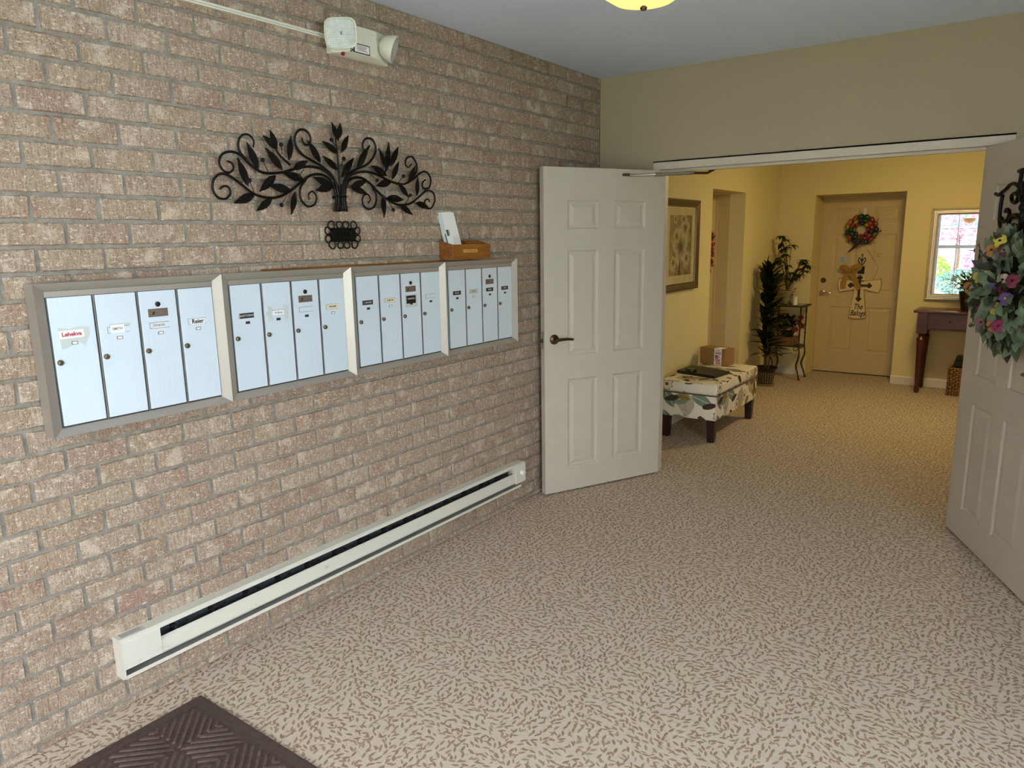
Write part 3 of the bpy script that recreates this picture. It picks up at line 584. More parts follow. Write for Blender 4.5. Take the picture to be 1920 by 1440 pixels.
# ---------------------------------------------------------------- floor mat
MT = thing('door_mat', 'dark brown ribbed entrance mat on the carpet at the lower left', 'mat', (.172, -3.276, 0)); ML, MWd = 1.75, 1.15
M_mat = smat('mat_brown', (98, 84, 77), .95, var=.2, scale=60, spec=.1, bump=.5); M_rub = smat('mat_edge', (84, 72, 66), .9, var=.15, scale=80, spec=.1, bump=.4)
MB().box(0, -MWd, .001, ML, 0, .007).build('backing', M_rub, MT, bevel=.002)
bd = MB()
for a, b, c, d in ((0, -MWd, ML, -MWd+.035), (0, -.035, ML, 0), (0, -MWd+.035, .035, -.035), (ML-.035, -MWd+.035, ML, -.035)): bd.box(a, b, .007, c, d, .010)
bd.build('border', M_rub, MT)
rib = MB(); cell = .155; nx, ny = int((ML-.08)/cell), int((MWd-.08)/cell)
for ix in range(nx):
    for iy in range(ny):
        cx, cy = .05+cell*(ix+.5), -.05-cell*(iy+.5); sgn = 1 if (ix+iy) % 2 else -1
        for k in range(9):
            o = (k-4)*cell/9*1.0*1.4142; hl = max(.006, (cell*.70-abs(o))*.94)
            dx, dy = math.cos(sgn*PI/4), math.sin(sgn*PI/4); px, py = -dy, dx; q = .0052
            pts = [(cx+px*o+dx*hl+px*q, cy+py*o+dy*hl+py*q), (cx+px*o-dx*hl+px*q, cy+py*o-dy*hl+py*q), (cx+px*o-dx*hl-px*q, cy+py*o-dy*hl-py*q), (cx+px*o+dx*hl-px*q, cy+py*o+dy*hl-py*q)]
            lim = cell/2
            rib.add([(x, y, .007) for x, y in pts]+[(cx2, cy2, .0115) for cx2, cy2 in [((x-cx-px*o)*.985+cx+px*o, (y-cy-py*o)*.9+cy+py*o) for x, y in pts]], [(4, 5, 6, 7)]+[(i, (i+1) % 4, 4+(i+1) % 4, 4+i) for i in range(4)])
tag(rib.build('rib_field', M_mat, MT), kind='stuff')
# door closer arm
DC = thing('door_closer_arm', 'slim steel closer arm between the open left door and the door head', 'door closer', (0, 0, 0))
LN = Vector((.89782, -.44035)); hp = Vector((.4796, 0))
def on1(s, off, z): q = hp+Vector(LD)*s+LN*off; return (q.x, q.y, z)
A0 = on1(.305, .022, 2.004); B0 = (.66, .025, 2.020)
MB().tube([A0, B0], .0065, 8).build('rod', M_chrome, DC, smooth='all')
mid = [A0[i]+(B0[i]-A0[i])*.40 for i in range(3)]; MB().tube([mid, B0], .0115, 10).build('cylinder', M_chrome, DC, smooth=True)
q0, q1, q2 = Vector(on1(.335, .001, 2.010)), Vector(on1(.295, .001, 2.010)), Vector(on1(.305, .022, 2.010))
MB().tube([q0, q0+Vector((LN.x, LN.y, 0))*.010, q2, q1+Vector((LN.x, LN.y, 0))*.010, q1], .0075, 8).build('door_bracket', M_bronze, DC)
MB().tube([B0, (.735, .075, 2.018), (.775, .10, OZ-.002)], [.008, .008, .014], 8).build('frame_bracket', M_bronze, DC)
# ceiling lamp of the vestibule
CL = thing('ceiling_lamp', 'glowing amber glass bowl ceiling lamp at the top edge', 'ceiling lamp', (VEST_LAMP[0], VEST_LAMP[1], 2.455))
M_bowl = emit('amber_glass', (1.0, .84, .24, 1), .5)
MB().lathe([(.0001, .012), (.05, .014), (.11, .030), (.165, .065), (.20, .115), (.205, .118), (.200, .112)], 36).build('glass_bowl', M_bowl, CL, smooth='all')
MB().lathe([(.0001, -.004), (.010, -.002), (.014, .006), (.008, .013), (.02, .018)], 16).build('finial', M_bronze, CL, smooth=True)
MB().lathe([(.0001, H-2.455-.02), (.075, H-2.455-.02), (.085, H-2.455-.001), (.0001, H-2.455-.001)], 24).build('canopy', M_bronze, CL, smooth=True)
for k in range(3):
    a = 2*PI*k/3+.5; MB().tube([(.07*math.cos(a), .07*math.sin(a), H-2.455-.01), (.15*math.cos(a), .15*math.sin(a), .16), (.206*math.cos(a), .206*math.sin(a), .112)], .006, 6).build('arm', M_bronze, CL)

# ---------------------------------------------------------------- hallway
HLm = thing('hall_lamp', 'flush glass ceiling lamp lighting the yellow hallway', 'ceiling lamp', (HALL_LAMP[0], HALL_LAMP[1], HH))
MB().lathe([(.0001, -.001), (.19, -.001), (.19, -.02), (.18, -.024), (.0001, -.024)], 32).build('base_plate', M_bronze, HLm, smooth=True)
MB().lathe([(.0001, -.125), (.06, -.122), (.12, -.104), (.16, -.070), (.172, -.026)], 32).build('glass_bowl', emit('warm_glass', (1.0, .75, .31, 1), HALL_STRENGTH), HLm, smooth='all')
MB().lathe([(.0001, -.146), (.010, -.142), (.012, -.132), (.006, -.124)], 12).build('finial', M_bronze, HLm, smooth=True)

# framed flower print on the left hallway wall
PC = thing('framed_picture', 'framed sepia flower print with cream mat on the yellow wall', 'picture', (0, 1.035, 1.168)); PW, PH = .738, .762
M_pfr = smat('olive_gilt_frame', (104, 88, 56), .35, .45, var=.2, scale=30)
prof = [(0, .002), (0, .030), (.012, .034), (.030, .030), (.052, .020), (.058, .020), (.062, .012), (.062, .002)]
def frame_rail(nm, P, mat, W, Hh, prof, side, mk):
    """one mitred rail of a rectangular frame; prof is (inset, height); mk maps (u, v, height) to local space"""
    vs = []
    for e in (0, 1):
        for i, h in prof:
            u, v = {'b': ((i if not e else W-i), i), 't': ((i if not e else W-i), Hh-i), 'l': (i, (i if not e else Hh-i)), 'r': (W-i, (i if not e else Hh-i))}[side]
            vs.append(mk(u, v, h))
    n = len(prof)
    return MB().add(vs, [tuple(range(n)), tuple(range(n, 2*n))]+[(i, (i+1) % n, n+(i+1) % n, n+i) for i in range(n)]).build(nm, mat, P)
for sd in 'btlr': frame_rail('frame_rail', PC, M_pfr, PW, PH, prof, sd, lambda u, v, h: (h, u, v))
MB().box(.002, .055, .055, .008, PW-.055, PH-.055).build('mat_board', smat('mat_board', (226, 212, 172), .8, var=.03), PC)
MB().box(.008, .070, .070, .0084, PW-.070, PH-.070).box(.0084, .128, .124, .0087, PW-.128, PH-.124).build('mat_bevel', smat('mat_bevel', (216, 196, 148), .8), PC)
def flower_print():
    t = NT('flower_print', .5); p = t.obj(); y, z = t.xyz(p)[1], t.xyz(p)[2]
    n = t.noise(p, 6, 5, .6, 1.4); base = t.ramp(n, [(.3, C(92, 80, 48)), (.52, C(148, 132, 92)), (.7, C(188, 174, 132))])
    c = base
    for cy, cz, r, rot in ((.37, .37, .15, .3), (.46, .53, .085, 1.1), (.28, .46, .06, .7), (.22, .24, .055, 0), (.50, .27, .06, 2), (.42, .60, .05, .4), (.25, .60, .04, 1.4)):
        dy, dz = t.m('SUBTRACT', y, cy), t.m('SUBTRACT', z, cz); rr = t.m('POWER', t.m('ADD', t.m('MULTIPLY', dy, dy), t.m('MULTIPLY', dz, dz)), .5)
        an = t.m('ARCTAN2', dz, dy); pet = t.m('ADD', .78, t.m('MULTIPLY', t.m('ABSOLUTE', t.m('SINE', t.m('ADD', t.m('MULTIPLY', an, 2.5), rot))), .34))
        q = t.m('DIVIDE', rr, t.m('MULTIPLY', pet, r))
        shade = t.ramp(t.m('ADD', q, t.m('MULTIPLY', t.m('SUBTRACT', n, .5), .5)), [(0, C(70, 58, 34)), (.2, C(104, 90, 56)), (.5, C(168, 152, 112)), (.85, C(206, 194, 154)), (1, C(176, 160, 118))])
        c = t.mix(t.step(q, 1.12, .9), c, shade)
    wob = t.m('MULTIPLY', t.m('SUBTRACT', t.noise(p, 9, 2), .5), .06)
    for cy, sl, zt in ((.33, .10, .28), (.37, -.02, .30), (.30, .25, .26), (.42, -.25, .27)):
        dist = t.m('ABSOLUTE', t.m('SUBTRACT', t.m('ADD', y, wob), t.m('ADD', cy, t.m('MULTIPLY', z, sl)))); c = t.mix(t.m('MULTIPLY', t.step(dist, .007, .003), t.step(z, zt, zt-.02)), c, C(66, 56, 34))
    t.color(c); return t.mat
MB().box(.0087, .134, .130, .0091, PW-.134, PH-.130).build('flower_print', flower_print(), PC)
t = NT('thin_glass', .02); tr_ = t.node('BsdfTransparent', {0: (.97, .98, .98, 1)}); gl = t.node('BsdfGlossy', {1: .02}); lw = t.node('LayerWeight', {0: .5}); fr = t.m('ADD', .02, t.m('MULTIPLY', t.m('POWER', lw.outputs['Facing'], 5.0), .5)); mx = t.node('MixShader', {0: fr, 1: tr_.outputs[0], 2: gl.outputs[0]}); t.t.links.new(mx.outputs[0], t.out.inputs[0]); M_glass = t.mat
MB().box(.0096, .055, .055, .0106, PW-.055, PH-.055).build('picture_glass', M_glass, PC)

# floral storage bench
def fabric():
    t = NT('floral_fabric', .85, 0, .2); p = t.obj(); x, y, z = t.xyz(p)
    # unwrap: top uses (x, y), sides use the horizontal run and z
    g = t.node('NewGeometry').outputs['True Normal']; nz = t.m('ABSOLUTE', t.xyz(g)[2]); top = t.step(nz, .55, .75)
    nxx = t.step(t.m('ABSOLUTE', t.xyz(g)[0]), .6, .75)
    hor = t.m('ADD', t.m('MULTIPLY', y, nxx), t.m('MULTIPLY', x, t.m('SUBTRACT', 1.0, nxx)))
    u = t.m('ADD', t.m('MULTIPLY', x, top), t.m('MULTIPLY', hor, t.m('SUBTRACT', 1.0, top)))
    v = t.m('ADD', t.m('MULTIPLY', y, top), t.m('MULTIPLY', t.m('ADD', z, .37), t.m('SUBTRACT', 1.0, top)))
    c = t.mix(t.noise(p, 300, 2), C(226, 216, 192), C(238, 230, 208))
    vec = t.comb(u, v, 0.0)
    def layer(c, sc, off, l, wd, ang, spr, ca, cb, thr, vein=None):
        q = t.v('ADD', t.v('MULTIPLY', vec, (sc, sc, sc)), off); mk, col, xy = t.leaf(q, l, wd, ang, spr, .8, .06); keep = t.step(col[1], thr, thr+.01)
        lc = t.mix(col[2], C(*ca), C(*cb))
        if vein: lc = t.mix(t.m('MULTIPLY', t.step(t.m('ABSOLUTE', xy[1]), .02, .01), .8), lc, C(*vein))
        return t.mix(t.m('MULTIPLY', mk, keep), c, lc)
    c = layer(c, 4.2, (3.1, 1.7, 0), .46, .34, 0.4, 4.0, (196, 188, 164), (174, 166, 138), .35, (150, 140, 110))
    c = layer(c, 4.8, (1.3, 8.2, 0), .46, .22, 1.1, 3.0, (98, 122, 116), (128, 142, 120), .55, (205, 205, 185))
    c = layer(c, 6.5, (7.3, 2.2, 0), .50, .16, 1.4, 2.4, (62, 52, 40), (84, 72, 52), .45)
    c = layer(c, 7.5, (2.7, 5.1, 0), .42, .20, .6, 5.0, (150, 126, 66), (128, 104, 54), .6, (86, 66, 36))
    # ring-petalled blossoms
    vo = t.node('TexVoronoi', {'Vector': t.v('ADD', t.v('MULTIPLY', vec, (4.3, 4.3, 1)), (.37, .61, 0)), 'Scale': 1.0, 'Randomness': .7}, voronoi_dimensions='2D'); d = t.xyz(t.v('SUBTRACT', t.v('ADD', t.v('MULTIPLY', vec, (4.3, 4.3, 1)), (.37, .61, 0)), vo.outputs['Position']))
    an = t.m('ARCTAN2', d[1], d[0]); r = vo.outputs['Distance']; pet = t.m('ADD', .16, t.m('MULTIPLY', t.m('ABSOLUTE', t.m('SINE', t.m('MULTIPLY', an, 4.0))), .07)); q = t.m('DIVIDE', r, pet)
    kc = t.node('SeparateColor', {0: vo.outputs['Color']}).outputs; kp = t.step(kc[0], .42, .43)
    fl = t.ramp(q, [(0, C(88, 66, 42)), (.28, C(120, 92, 56)), (.32, C(214, 202, 172)), (.86, C(222, 210, 184)), (.9, C(84, 60, 46)), (1, C(84, 60, 46))])
    c = t.mix(t.m('MULTIPLY', kp, t.step(q, 1.0, .98)), c, fl)
    t.color(c); t.bump(t.noise(p, 500, 2), .15, .001); return t.mat
BN = thing('storage_bench', 'upholstered floral bench with dark wooden legs against the yellow hallway wall', 'bench', (.075, .905, 0)); BX, BY = .475, 1.025
M_fab = fabric()
MB().box(0, .0, .185, BX, BY, .385).build('base_box', M_fab, BN, bevel=.012, smooth=True)
lid = MB(); n = 12
lid.box(-.006, -.006, .388, BX+.006, BY+.006, .480); lid.build('lid', M_fab, BN, bevel=.028, seg=4, smooth=True)
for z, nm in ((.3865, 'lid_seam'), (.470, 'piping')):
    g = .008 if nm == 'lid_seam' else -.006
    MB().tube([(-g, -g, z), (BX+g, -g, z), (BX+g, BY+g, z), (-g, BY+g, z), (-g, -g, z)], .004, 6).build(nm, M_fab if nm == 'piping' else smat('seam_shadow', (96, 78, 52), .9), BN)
for lx in (.045, BX-.045):
    for ly in (.05, BY-.05):
        MB().add([(lx+a*.026, ly+b*.026, 0) for a, b in ((-1, -1), (1, -1), (1, 1), (-1, 1))]+[(lx+a*.034, ly+b*.034, .187) for a, b in ((-1, -1), (1, -1), (1, 1), (-1, 1))], [(3, 2, 1, 0), (4, 5, 6, 7)]+[(i, (i+1) % 4, 4+(i+1) % 4, 4+i) for i in range(4)]).build('leg', M_darkwood, BN, bevel=.003)
ZBN = .4815
PB = thing('parcel', 'brown cardboard parcel with a white and red label on the bench', 'parcel', (.052, 1.985, ZBN), -.28)
PB.location = (.060, 1.800, ZBN); PB.rotation_euler = (0, 0, -.22)
M_kraft = smat('kraft_card', (150, 112, 66), .8, var=.06)
pw, pd, ph = .262, .150, .150
MB().box(0, 0, 0, pw, pd, ph).build('carton', M_kraft, PB, bevel=.002)
MB().box(.150, -.0008, .001, .225, 0, ph).box(.150, -.0008, ph, .225, .09, ph+.0008).build('label_tape', M_paper, PB)
mb = MB(); rd = random.Random(5)
for k in range(9): zz = .012+.015*k; mb.box(.157+rd.uniform(0, .012), -.0012, zz, .205+rd.uniform(0, .016), -.0008, zz+rd.uniform(.004, .010))
mb.build('label_print', smat('red_print', (172, 52, 58), .7), PB); MB().box(.158, -.0013, .062, .190, -.0009, .090).build('label_code', M_greyink, PB)
TB = thing('black_portfolio', 'flat black portfolio lying on the floral bench top', 'portfolio', (.44, 1.145, ZBN), 0)
q = [(.444, 1.141), (.474, 1.423), (.079, 1.556), (.076, 1.244)]; q = [(x-.44, y-1.145) for x, y in q]
MB().prism(q, 0, .022, 2).build('cover', M_black, TB, bevel=.003); MB().prism([(x*.97-.004, y*.97+.004) for x, y in q], .007, .015, 2).build('page_edge', smat('dark_brown_edge', (48, 34, 26), .6), TB)
SB = thing('small_black_box', 'tiny glossy black box on top of the black portfolio', 'box', (.205, 1.235, ZBN+.0225), -.3)
MB().box(-.045, -.018, 0, .045, .018, .024).build('case', smat('gloss_black', (14, 13, 14), .15), SB, bevel=.002); MB().box(.012, -.0186, .007, .030, -.018, .015).build('clip', M_chrome, SB)
MB().box(-.045, -.0185, .0155, .045, .0185, .0165).build('lid_line', M_greyink, SB)

# artificial leafy plant in a woven pot
M_leafd = smat('dark_leaf', (34, 44, 26), .38, var=.35, scale=14); M_leafg = smat('grey_green_leaf', (108, 128, 104), .5, var=.25, scale=20); M_leafm = smat('mid_leaf', (58, 78, 42), .45, var=.3, scale=20)
PT = thing('artificial_plant', 'tall dark leafy artificial plant in a lattice patterned pot beside the bench', 'plant', (.175, 3.47, 0))
def pot_mat():
    t = NT('lattice_pot', .5); p = t.obj(); x, y, z = t.xyz(p); a = t.m('MULTIPLY', t.m('ARCTAN2', y, x), 11.0); zz = t.m('MULTIPLY', z, 175.0)
    l = t.m('MULTIPLY', t.m('SINE', t.m('ADD', a, zz)), t.m('SINE', t.m('SUBTRACT', a, zz))); t.color(t.mix(t.m('MULTIPLY', t.step(l, .25, .45), t.step(z, .155, .150)), C(24, 21, 19), C(168, 152, 116))); return t.mat
MB().lathe([(.0001, .012), (.078, .012), (.100, .17), (.112, .195), (.122, .200), (.118, .188), (.0001, .175)], 28).build('pot', pot_mat(), PT, smooth=True)
MB().lathe([(.0001, .001), (.095, .001), (.105, .012), (.0001, .012)], 24).build('saucer', smat('clay_saucer', (160, 146, 116), .6), PT, smooth=True)
M_stem = smat('bamboo_stem', (122, 96, 56), .6, var=.25, scale=30)
for dx, dy, h in ((.0, .0, 1.25), (.022, .012, .9), (-.018, .015, .7)): MB().tube(spline([(dx, dy, .17), (dx*1.3, dy, .4), (dx*.8-.01, dy, h*.7), (dx-.02, dy, h)], 4), [.010-.0004*i for i in range(13)], 7).build('stem', M_stem, PT, smooth='all')
LM = [leaf_mesh('leaf', M_leafd, 1, .34, b, .06) for b in (.08, .22, .38)]
rd = random.Random(11)
for i in range(150):
    t_ = (i+.5)/150; z = .30+.98*t_; a = i*2.39996; rr = rd.uniform(.0, .03)
    up = .35+.9*t_+rd.uniform(-.25, .25); d = Vector((math.cos(a), math.sin(a), up)); l = rd.uniform(.18, .27)*(1-.2*t_)
    base = Vector((rr*math.cos(a)-.012*t_, rr*math.sin(a), z)); tipx = base.x+d.normalized().x*l
    if tipx < -.125: d.x *= .12
    if .175+base.x+d.normalized().x*l < .045: d.x = abs(d.x)*.3
    M = look(d, (rd.uniform(-.3, .3), rd.uniform(-.3, .3), 1)) @ Matrix.Diagonal((l, l*rd.uniform(.8, 1.05), l, 1)); M.translation = base; put('leaf', LM[i % 3], PT, M=M)

# wrought iron plant stand with its pots
ST = thing('plant_stand', 'small wrought iron stand with glass top beside the far door', 'plant stand', (.245, 4.02, 0)); M_bstand = smat('aged_iron', (74, 58, 40), .5, .6, var=.25, scale=30)
tx, ty = .195, .165
MB().box(-tx, -ty, .826, tx, ty, .846).build('top_rim', M_bstand, ST, bevel=.006, smooth=True); MB().box(-tx+.03, -ty+.03, .846, tx-.03, ty-.03, .849).build('top_inset', smat('green_glass_top', (118, 108, 74), .2, var=.1), ST)
MB().box(-.16, -.125, .372, .16, .125, .386).build('shelf', M_bstand, ST, bevel=.004, smooth=True)
for sx in (-1, 1):
    for sy in (-1, 1):
        x, y = sx*.152, sy*.120
        lg = MB().tube(spline([(x, y, .828), (x, y, .60), (x, y, .40), (x+sx*.008, y+sy*.004, .28), (x-sx*.020, y-sy*.010, .17), (x+sx*.002, y, .09), (x+sx*.018, y+sy*.008, .03), (x+sx*.026, y+sy*.010, .004)], 5), [.008]*15+[.010]*8+[.0085]*8+[.011]*4+[.015], 8).build('leg', M_bstand, ST, smooth='all')
        for k in range(3): MB().lathe([(.008, -.006), (.014, 0), (.008, .006)], 10, (x, y, .52+.09*k)).build('collar', M_bstand, lg, smooth=True)
        MB().tube(spline([(x, y, .37), (x-sx*.03, y, .335), (x-sx*.055, y, .345), (x-sx*.05, y, .365)], 4), .005, 6).build('scroll', M_bstand, lg, smooth='all')
tag(MB().prism([(-.095, .3870), (.095, .3870), (.105, .475), (-.105, .475)], -.10, .08, 1).box(-.108, -.104, .468, .108, .084, .480).build('wooden_planter', wood('planter_wood', (92, 66, 34), (132, 98, 54), .6, (40, 6, 40)), None, loc=(.235, 4.02, 0)), 'brown wooden box on the lower shelf of the plant stand', 'box')
PO = thing('poinsettia_arrangement', 'dark foliage with red blooms under the plant stand top', 'plant', (.235, 4.02, .4805)); M_redf = smat('red_petal', (110, 20, 26), .6, var=.3, scale=30)
MB().lathe([(.0001, 0), (.06, 0), (.075, .06), (.0001, .06)], 16).build('pot', M_black, PO, smooth=True)
lp = [leaf_mesh('leaf', M_leafd, 1, .36, .2, .06), leaf_mesh('leaf', M_leafd, 1, .3, .35, .05)]; lr = leaf_mesh('petal', M_redf, 1, .5, .25, .05)
rd = random.Random(4)
for i in range(120):
    a = rd.uniform(0, 2*PI); el = rd.uniform(-.1, 1.0); d = Vector((math.cos(a), .75*math.sin(a), el)); b = Vector((rd.uniform(-.09, .08), rd.uniform(-.06, .04), rd.uniform(.05, .21))); l = rd.uniform(.07, .11)
    M = look(d) @ Matrix.Diagonal((l, l, l, 1)); M.translation = b; put('leaf', lp[i % 2], PO, M=M)
for cx, cy, cz in ((.150, -.10, .17), (.165, -.03, .13), (.12, -.13, .10), (.158, -.07, .23)):
    for k in range(7):
        a = 2*PI*k/7; d = Vector((math.cos(a), -.5, math.sin(a))); M = look(d, (0, -1, .2)) @ Matrix.Diagonal((.042, .042, .042, 1)); M.translation = (cx, cy, cz); put('petal', lr, PO, M=M)
SF = thing('schefflera_plant', 'umbrella leaved plant in a pale pot on the plant stand', 'plant', (.195, 4.03, .8495))
MB().lathe([(.0001, .0), (.055, .0), (.075, .11), (.084, .125), (.084, .150), (.074, .150), (.072, .135), (.0001, .13)], 24).build('pot', smat('grey_ceramic', (150, 138, 108), .4), SF, smooth=True)
MB().lathe([(.0001, 0), (.085, 0), (.09, .008), (.0001, .008)], 24).build('saucer', smat('brown_ceramic', (96, 66, 40), .4), SF, smooth=True)
ls = leaf_mesh('leaflet', M_leafd, 1, .44, .35, .05); rd = random.Random(8)
tips = [(-.10, -.05, .52), (-.06, -.08, .48), (.06, -.06, .36), (.0, -.09, .64), (-.09, 0, .68), (.10, -.08, .30), (.18, -.08, .50), (-.08, -.03, .76), (-.03, -.06, .72), (.02, .02, .66), (-.07, .03, .62), (.17, -.05, .47), (.21, -.02, .44), (.12, .04, .40), (.02, -.08, .44), (-.02, -.06, .56), (.15, -.08, .34), (.03, -.1, .30), (-.05, -.07, .34), (.205, -.07, .38)]
for x, y, z in tips:
    MB().tube(spline([(0, 0, .13), (x*.35, y*.3, .13+(z-.13)*.5), (x, y, z)], 5), .0035, 5).build('stem', M_stem, SF, smooth='all')
    for k in range(8):
        a = 2*PI*k/8+rd.uniform(-.2, .2); l = rd.uniform(.065, .095); d = Vector((math.cos(a), math.sin(a), rd.uniform(-.7, .2)))
        if .195+x+d.x*l < .01: d.x = .05
        M = look(d) @ Matrix.Diagonal((l, l, l, 1)); M.translation = (x, y, z); put('leaflet', ls, SF, M=M)
FLG = thing('small_flag', 'small red striped flag on a white stick standing in the pale pot', 'flag', (.255, 3.98, .975))
MB().tube([(0, 0, 0), (.055, -.01, .11)], .003, 6).build('stick', M_white, FLG)
for k in range(5): MB().add([(.030-.004*k, -.012, .045-.014*k), (.060-.004*k, -.022, .062-.014*k), (.056-.004*k, -.022, .048-.014*k), (.026-.004*k, -.012, .031-.014*k), (.030-.004*k, -.010, .045-.014*k), (.060-.004*k, -.020, .062-.014*k), (.056-.004*k, -.020, .048-.014*k), (.026-.004*k, -.010, .031-.014*k)], [(0, 1, 2, 3), (7, 6, 5, 4), (0, 4, 5, 1), (1, 5, 6, 2), (2, 6, 7, 3), (3, 7, 4, 0)]).build('stripe', smat('flag_red', (150, 34, 40), .8) if k % 2 == 0 else M_paper, FLG)
JR = thing('white_jar', 'little white jar at the edge of the plant stand top', 'jar', (.318, 3.935, .8495)); MB().lathe([(.0001, 0), (.024, 0), (.026, .01), (.026, .075), (.0001, .076)], 18).build('body', M_paper, JR, smooth=True); MB().lathe([(.027, .07), (.027, .088), (.0001, .09)], 18).build('lid', M_white, JR, smooth=True)

# far apartment door: egg wreath, cross sign and notes hang on it
YDF = YD-.002
EW = thing('egg_wreath', 'round wreath of glossy coloured eggs hanging on the far apartment door', 'wreath', (.830, YDF, 1.665))
cols = [(196, 92, 40), (176, 48, 60), (200, 168, 40), (24, 78, 70), (60, 34, 70), (112, 132, 60), (30, 52, 96), (170, 60, 84), (22, 90, 58), (206, 120, 44), (34, 66, 60)]
EM_ = [smat('egg_%d' % k, c, .18, .15, var=.08, coat=.5) for k, c in enumerate([tuple(int(v*.78) for v in c) for c in cols])]
eggs = [MB().ball((0, 0, 0), .5, 12, 8, (1.30, .92, .92)).mesh('egg', m, 'all') for m in EM_]
rd = random.Random(21)
MB().tube([(.125*math.cos(2*PI*k/32), -.032, .118*math.sin(2*PI*k/32)) for k in range(33)], .028, 8, cap=False).build('ring', smat('moss_ring', (38, 42, 24), .9, var=.3, scale=60), EW)
for ring_, (R, n, y, s) in enumerate(((.152, 15, -.045, .058), (.108, 13, -.060, .054), (.072, 8, -.050, .046))):
    for k in range(n):
        a = 2*PI*(k+.5*ring_)/n; M = Matrix.Translation((R*math.cos(a), y, R*math.sin(a)*.95)) @ Matrix.Rotation(-a+PI/2+rd.uniform(-.5, .5), 4, 'Y') @ Matrix.Scale(s, 4); put('egg', eggs[rd.randrange(len(eggs))], EW, M=M)
MB().tube(spline([(-.01, -.07, -.10), (-.03, -.085, -.15), (-.065, -.075, -.20), (-.12, -.06, -.245)], 5), [.03, .034, .036, .034, .03, .028, .024, .02, .018, .015, .014, .012, .010, .009, .008, .006], 8).build('ribbon_tail', smat('dark_net_ribbon', (58, 46, 48), .8, var=.4, scale=60), EW)
MB().tube(spline([(-.03, -.09, -.12), (.02, -.10, -.10), (.03, -.10, -.14), (-.01, -.10, -.15), (-.05, -.09, -.11)], 4), .016, 7).build('ribbon_bow', MATS['dark_net_ribbon'], EW)
for k in range(26):
    a = rd.uniform(0, 2*PI); r1 = rd.uniform(.15, .17); r2 = r1+rd.uniform(.02, .045); MB().tube([(r1*math.cos(a), -.03, r1*math.sin(a)), (r2*math.cos(a+.2), -.03, r2*math.sin(a+.2))], .0022, 4).build('twig', MATS['moss_ring'], EW)
HK = tag(MB().box(-.012, -.005, 0, .012, -.001, .10).box(-.012, -.03, 0, .012, -.001, .004).box(-.012, -.030, 0, .012, -.026, .02).build('wreath_hook', M_white, None, loc=(.845, YDF, 1.80)), 'white metal hook holding the egg wreath', 'hook')
CR = thing('cross_sign', 'cream wooden cross sign lettered The Balogs on the apartment door', 'sign', (.845, YDF, .655))
M_cream = smat('cream_wood', (226, 206, 152), .6, var=.05); M_edge = smat('cream_edge', (150, 120, 74), .6)
cz = .385
def poly_flare(pts, nm, y0, y1, mat): return MB().prism(pts, y0, y1, 1).build(nm, mat, CR)
arm = lambda s: [(s*.03, cz-.042), (s*.21, cz-.088), (s*.228, cz-.03), (s*.232, cz+.02), (s*.222, cz+.078), (s*.03, cz+.045)]
low = [(-.048, cz-.04), (-.092, .012), (-.05, .0), (0, -.004), (.05, .0), (.098, .014), (.052, cz-.04)]
for s in (-1, 1):
    poly_flare(arm(s), 'cross_arm', -.016, -.001, M_edge); poly_flare([(x*.97+s*.002, (z-cz)*.9+cz) for x, z in arm(s)], 'cross_arm_face', -.0185, -.016, M_cream)
poly_flare(low, 'cross_stem', -.016, -.001, M_edge); poly_flare([(x*.93, .18+(z-.18)*.965) for x, z in low], 'cross_stem_face', -.0185, -.016, M_cream)
poly_flare([(-.05, cz-.05), (.055, cz-.05), (.055, cz+.055), (-.05, cz+.055)], 'cross_centre', -.0175, -.001, M_cream)
poly_flare([(-.045, cz+.04), (.05, cz+.04), (.062, cz+.09), (-.055, cz+.09)], 'cross_top', -.0175, -.001, M_cream)
M_darkred = smat('dark_cross', (52, 20, 22), .5)
def fleur(pts): return MB().prism(pts, -.030, -.0185, 1).build('small_cross_bar', M_darkred, CR)
fleur([(-.008, cz-.16), (.016, cz-.16), (.016, cz+.085), (-.008, cz+.085)]); fleur([(-.105, cz-.014), (.125, cz-.014), (.125, cz+.010), (-.105, cz+.010)])
for x, z in ((.004, cz-.155), (.004, cz+.085), (-.09, cz-.002), (.105, cz-.002)):
    mb = MB()
    for ox, oz in ((0, .016), (0, -.016), (.016, 0), (-.016, 0)): mb.ball((x+ox, -.024, z+oz), .0145, 10, 6, (1, .5, 1))
    mb.build('fleur_tip', M_darkred, CR, smooth='all')
text('sign_lettering', 'The\nBalogs', .088, MY(.003, -.0190, .100), M_ink, CR, .0006, shear=.35, bold=.0012, sx=.72)
MB().tube([(.13, -.004, cz+.05), (.185, -.006, cz+.20), (.105, -.006, cz+.33), (.055, -.006, cz+.40)], .0022, 5).build('hanging_cord', smat('jute_cord', (160, 124, 66), .9), CR)
BW = thing('burlap_bow', 'tan burlap bow tied at the upper left of the cross sign', 'bow', (.738, YDF-.021, 1.205)); M_bur = smat('burlap', (168, 128, 66), .9, var=.2, scale=120, bump=.3)
def ribbon(pts, wd, nm):
    P = spline(pts, 5); mb = MB(); vs = []; n = len(P)
    for i, p in enumerate(P):
        t_ = (P[min(i+1, n-1)]-P[max(i-1, 0)]).normalized(); s_ = Vector((0, -1, 0)).cross(t_).normalized()
        for q, yo in ((-1, 0), (1, 0), (1, -.003), (-1, -.003)): vs.append(p+s_*wd*.5*q+Vector((0, yo, 0)))
    fs = [(4*i+a, 4*i+(a+1) % 4, 4*i+4+(a+1) % 4, 4*i+4+a) for i in range(n-1) for a in range(4)]+[(0, 1, 2, 3), (4*n-4, 4*n-3, 4*n-2, 4*n-1)]
    mb.add(vs, fs).build(nm, M_bur, BW)
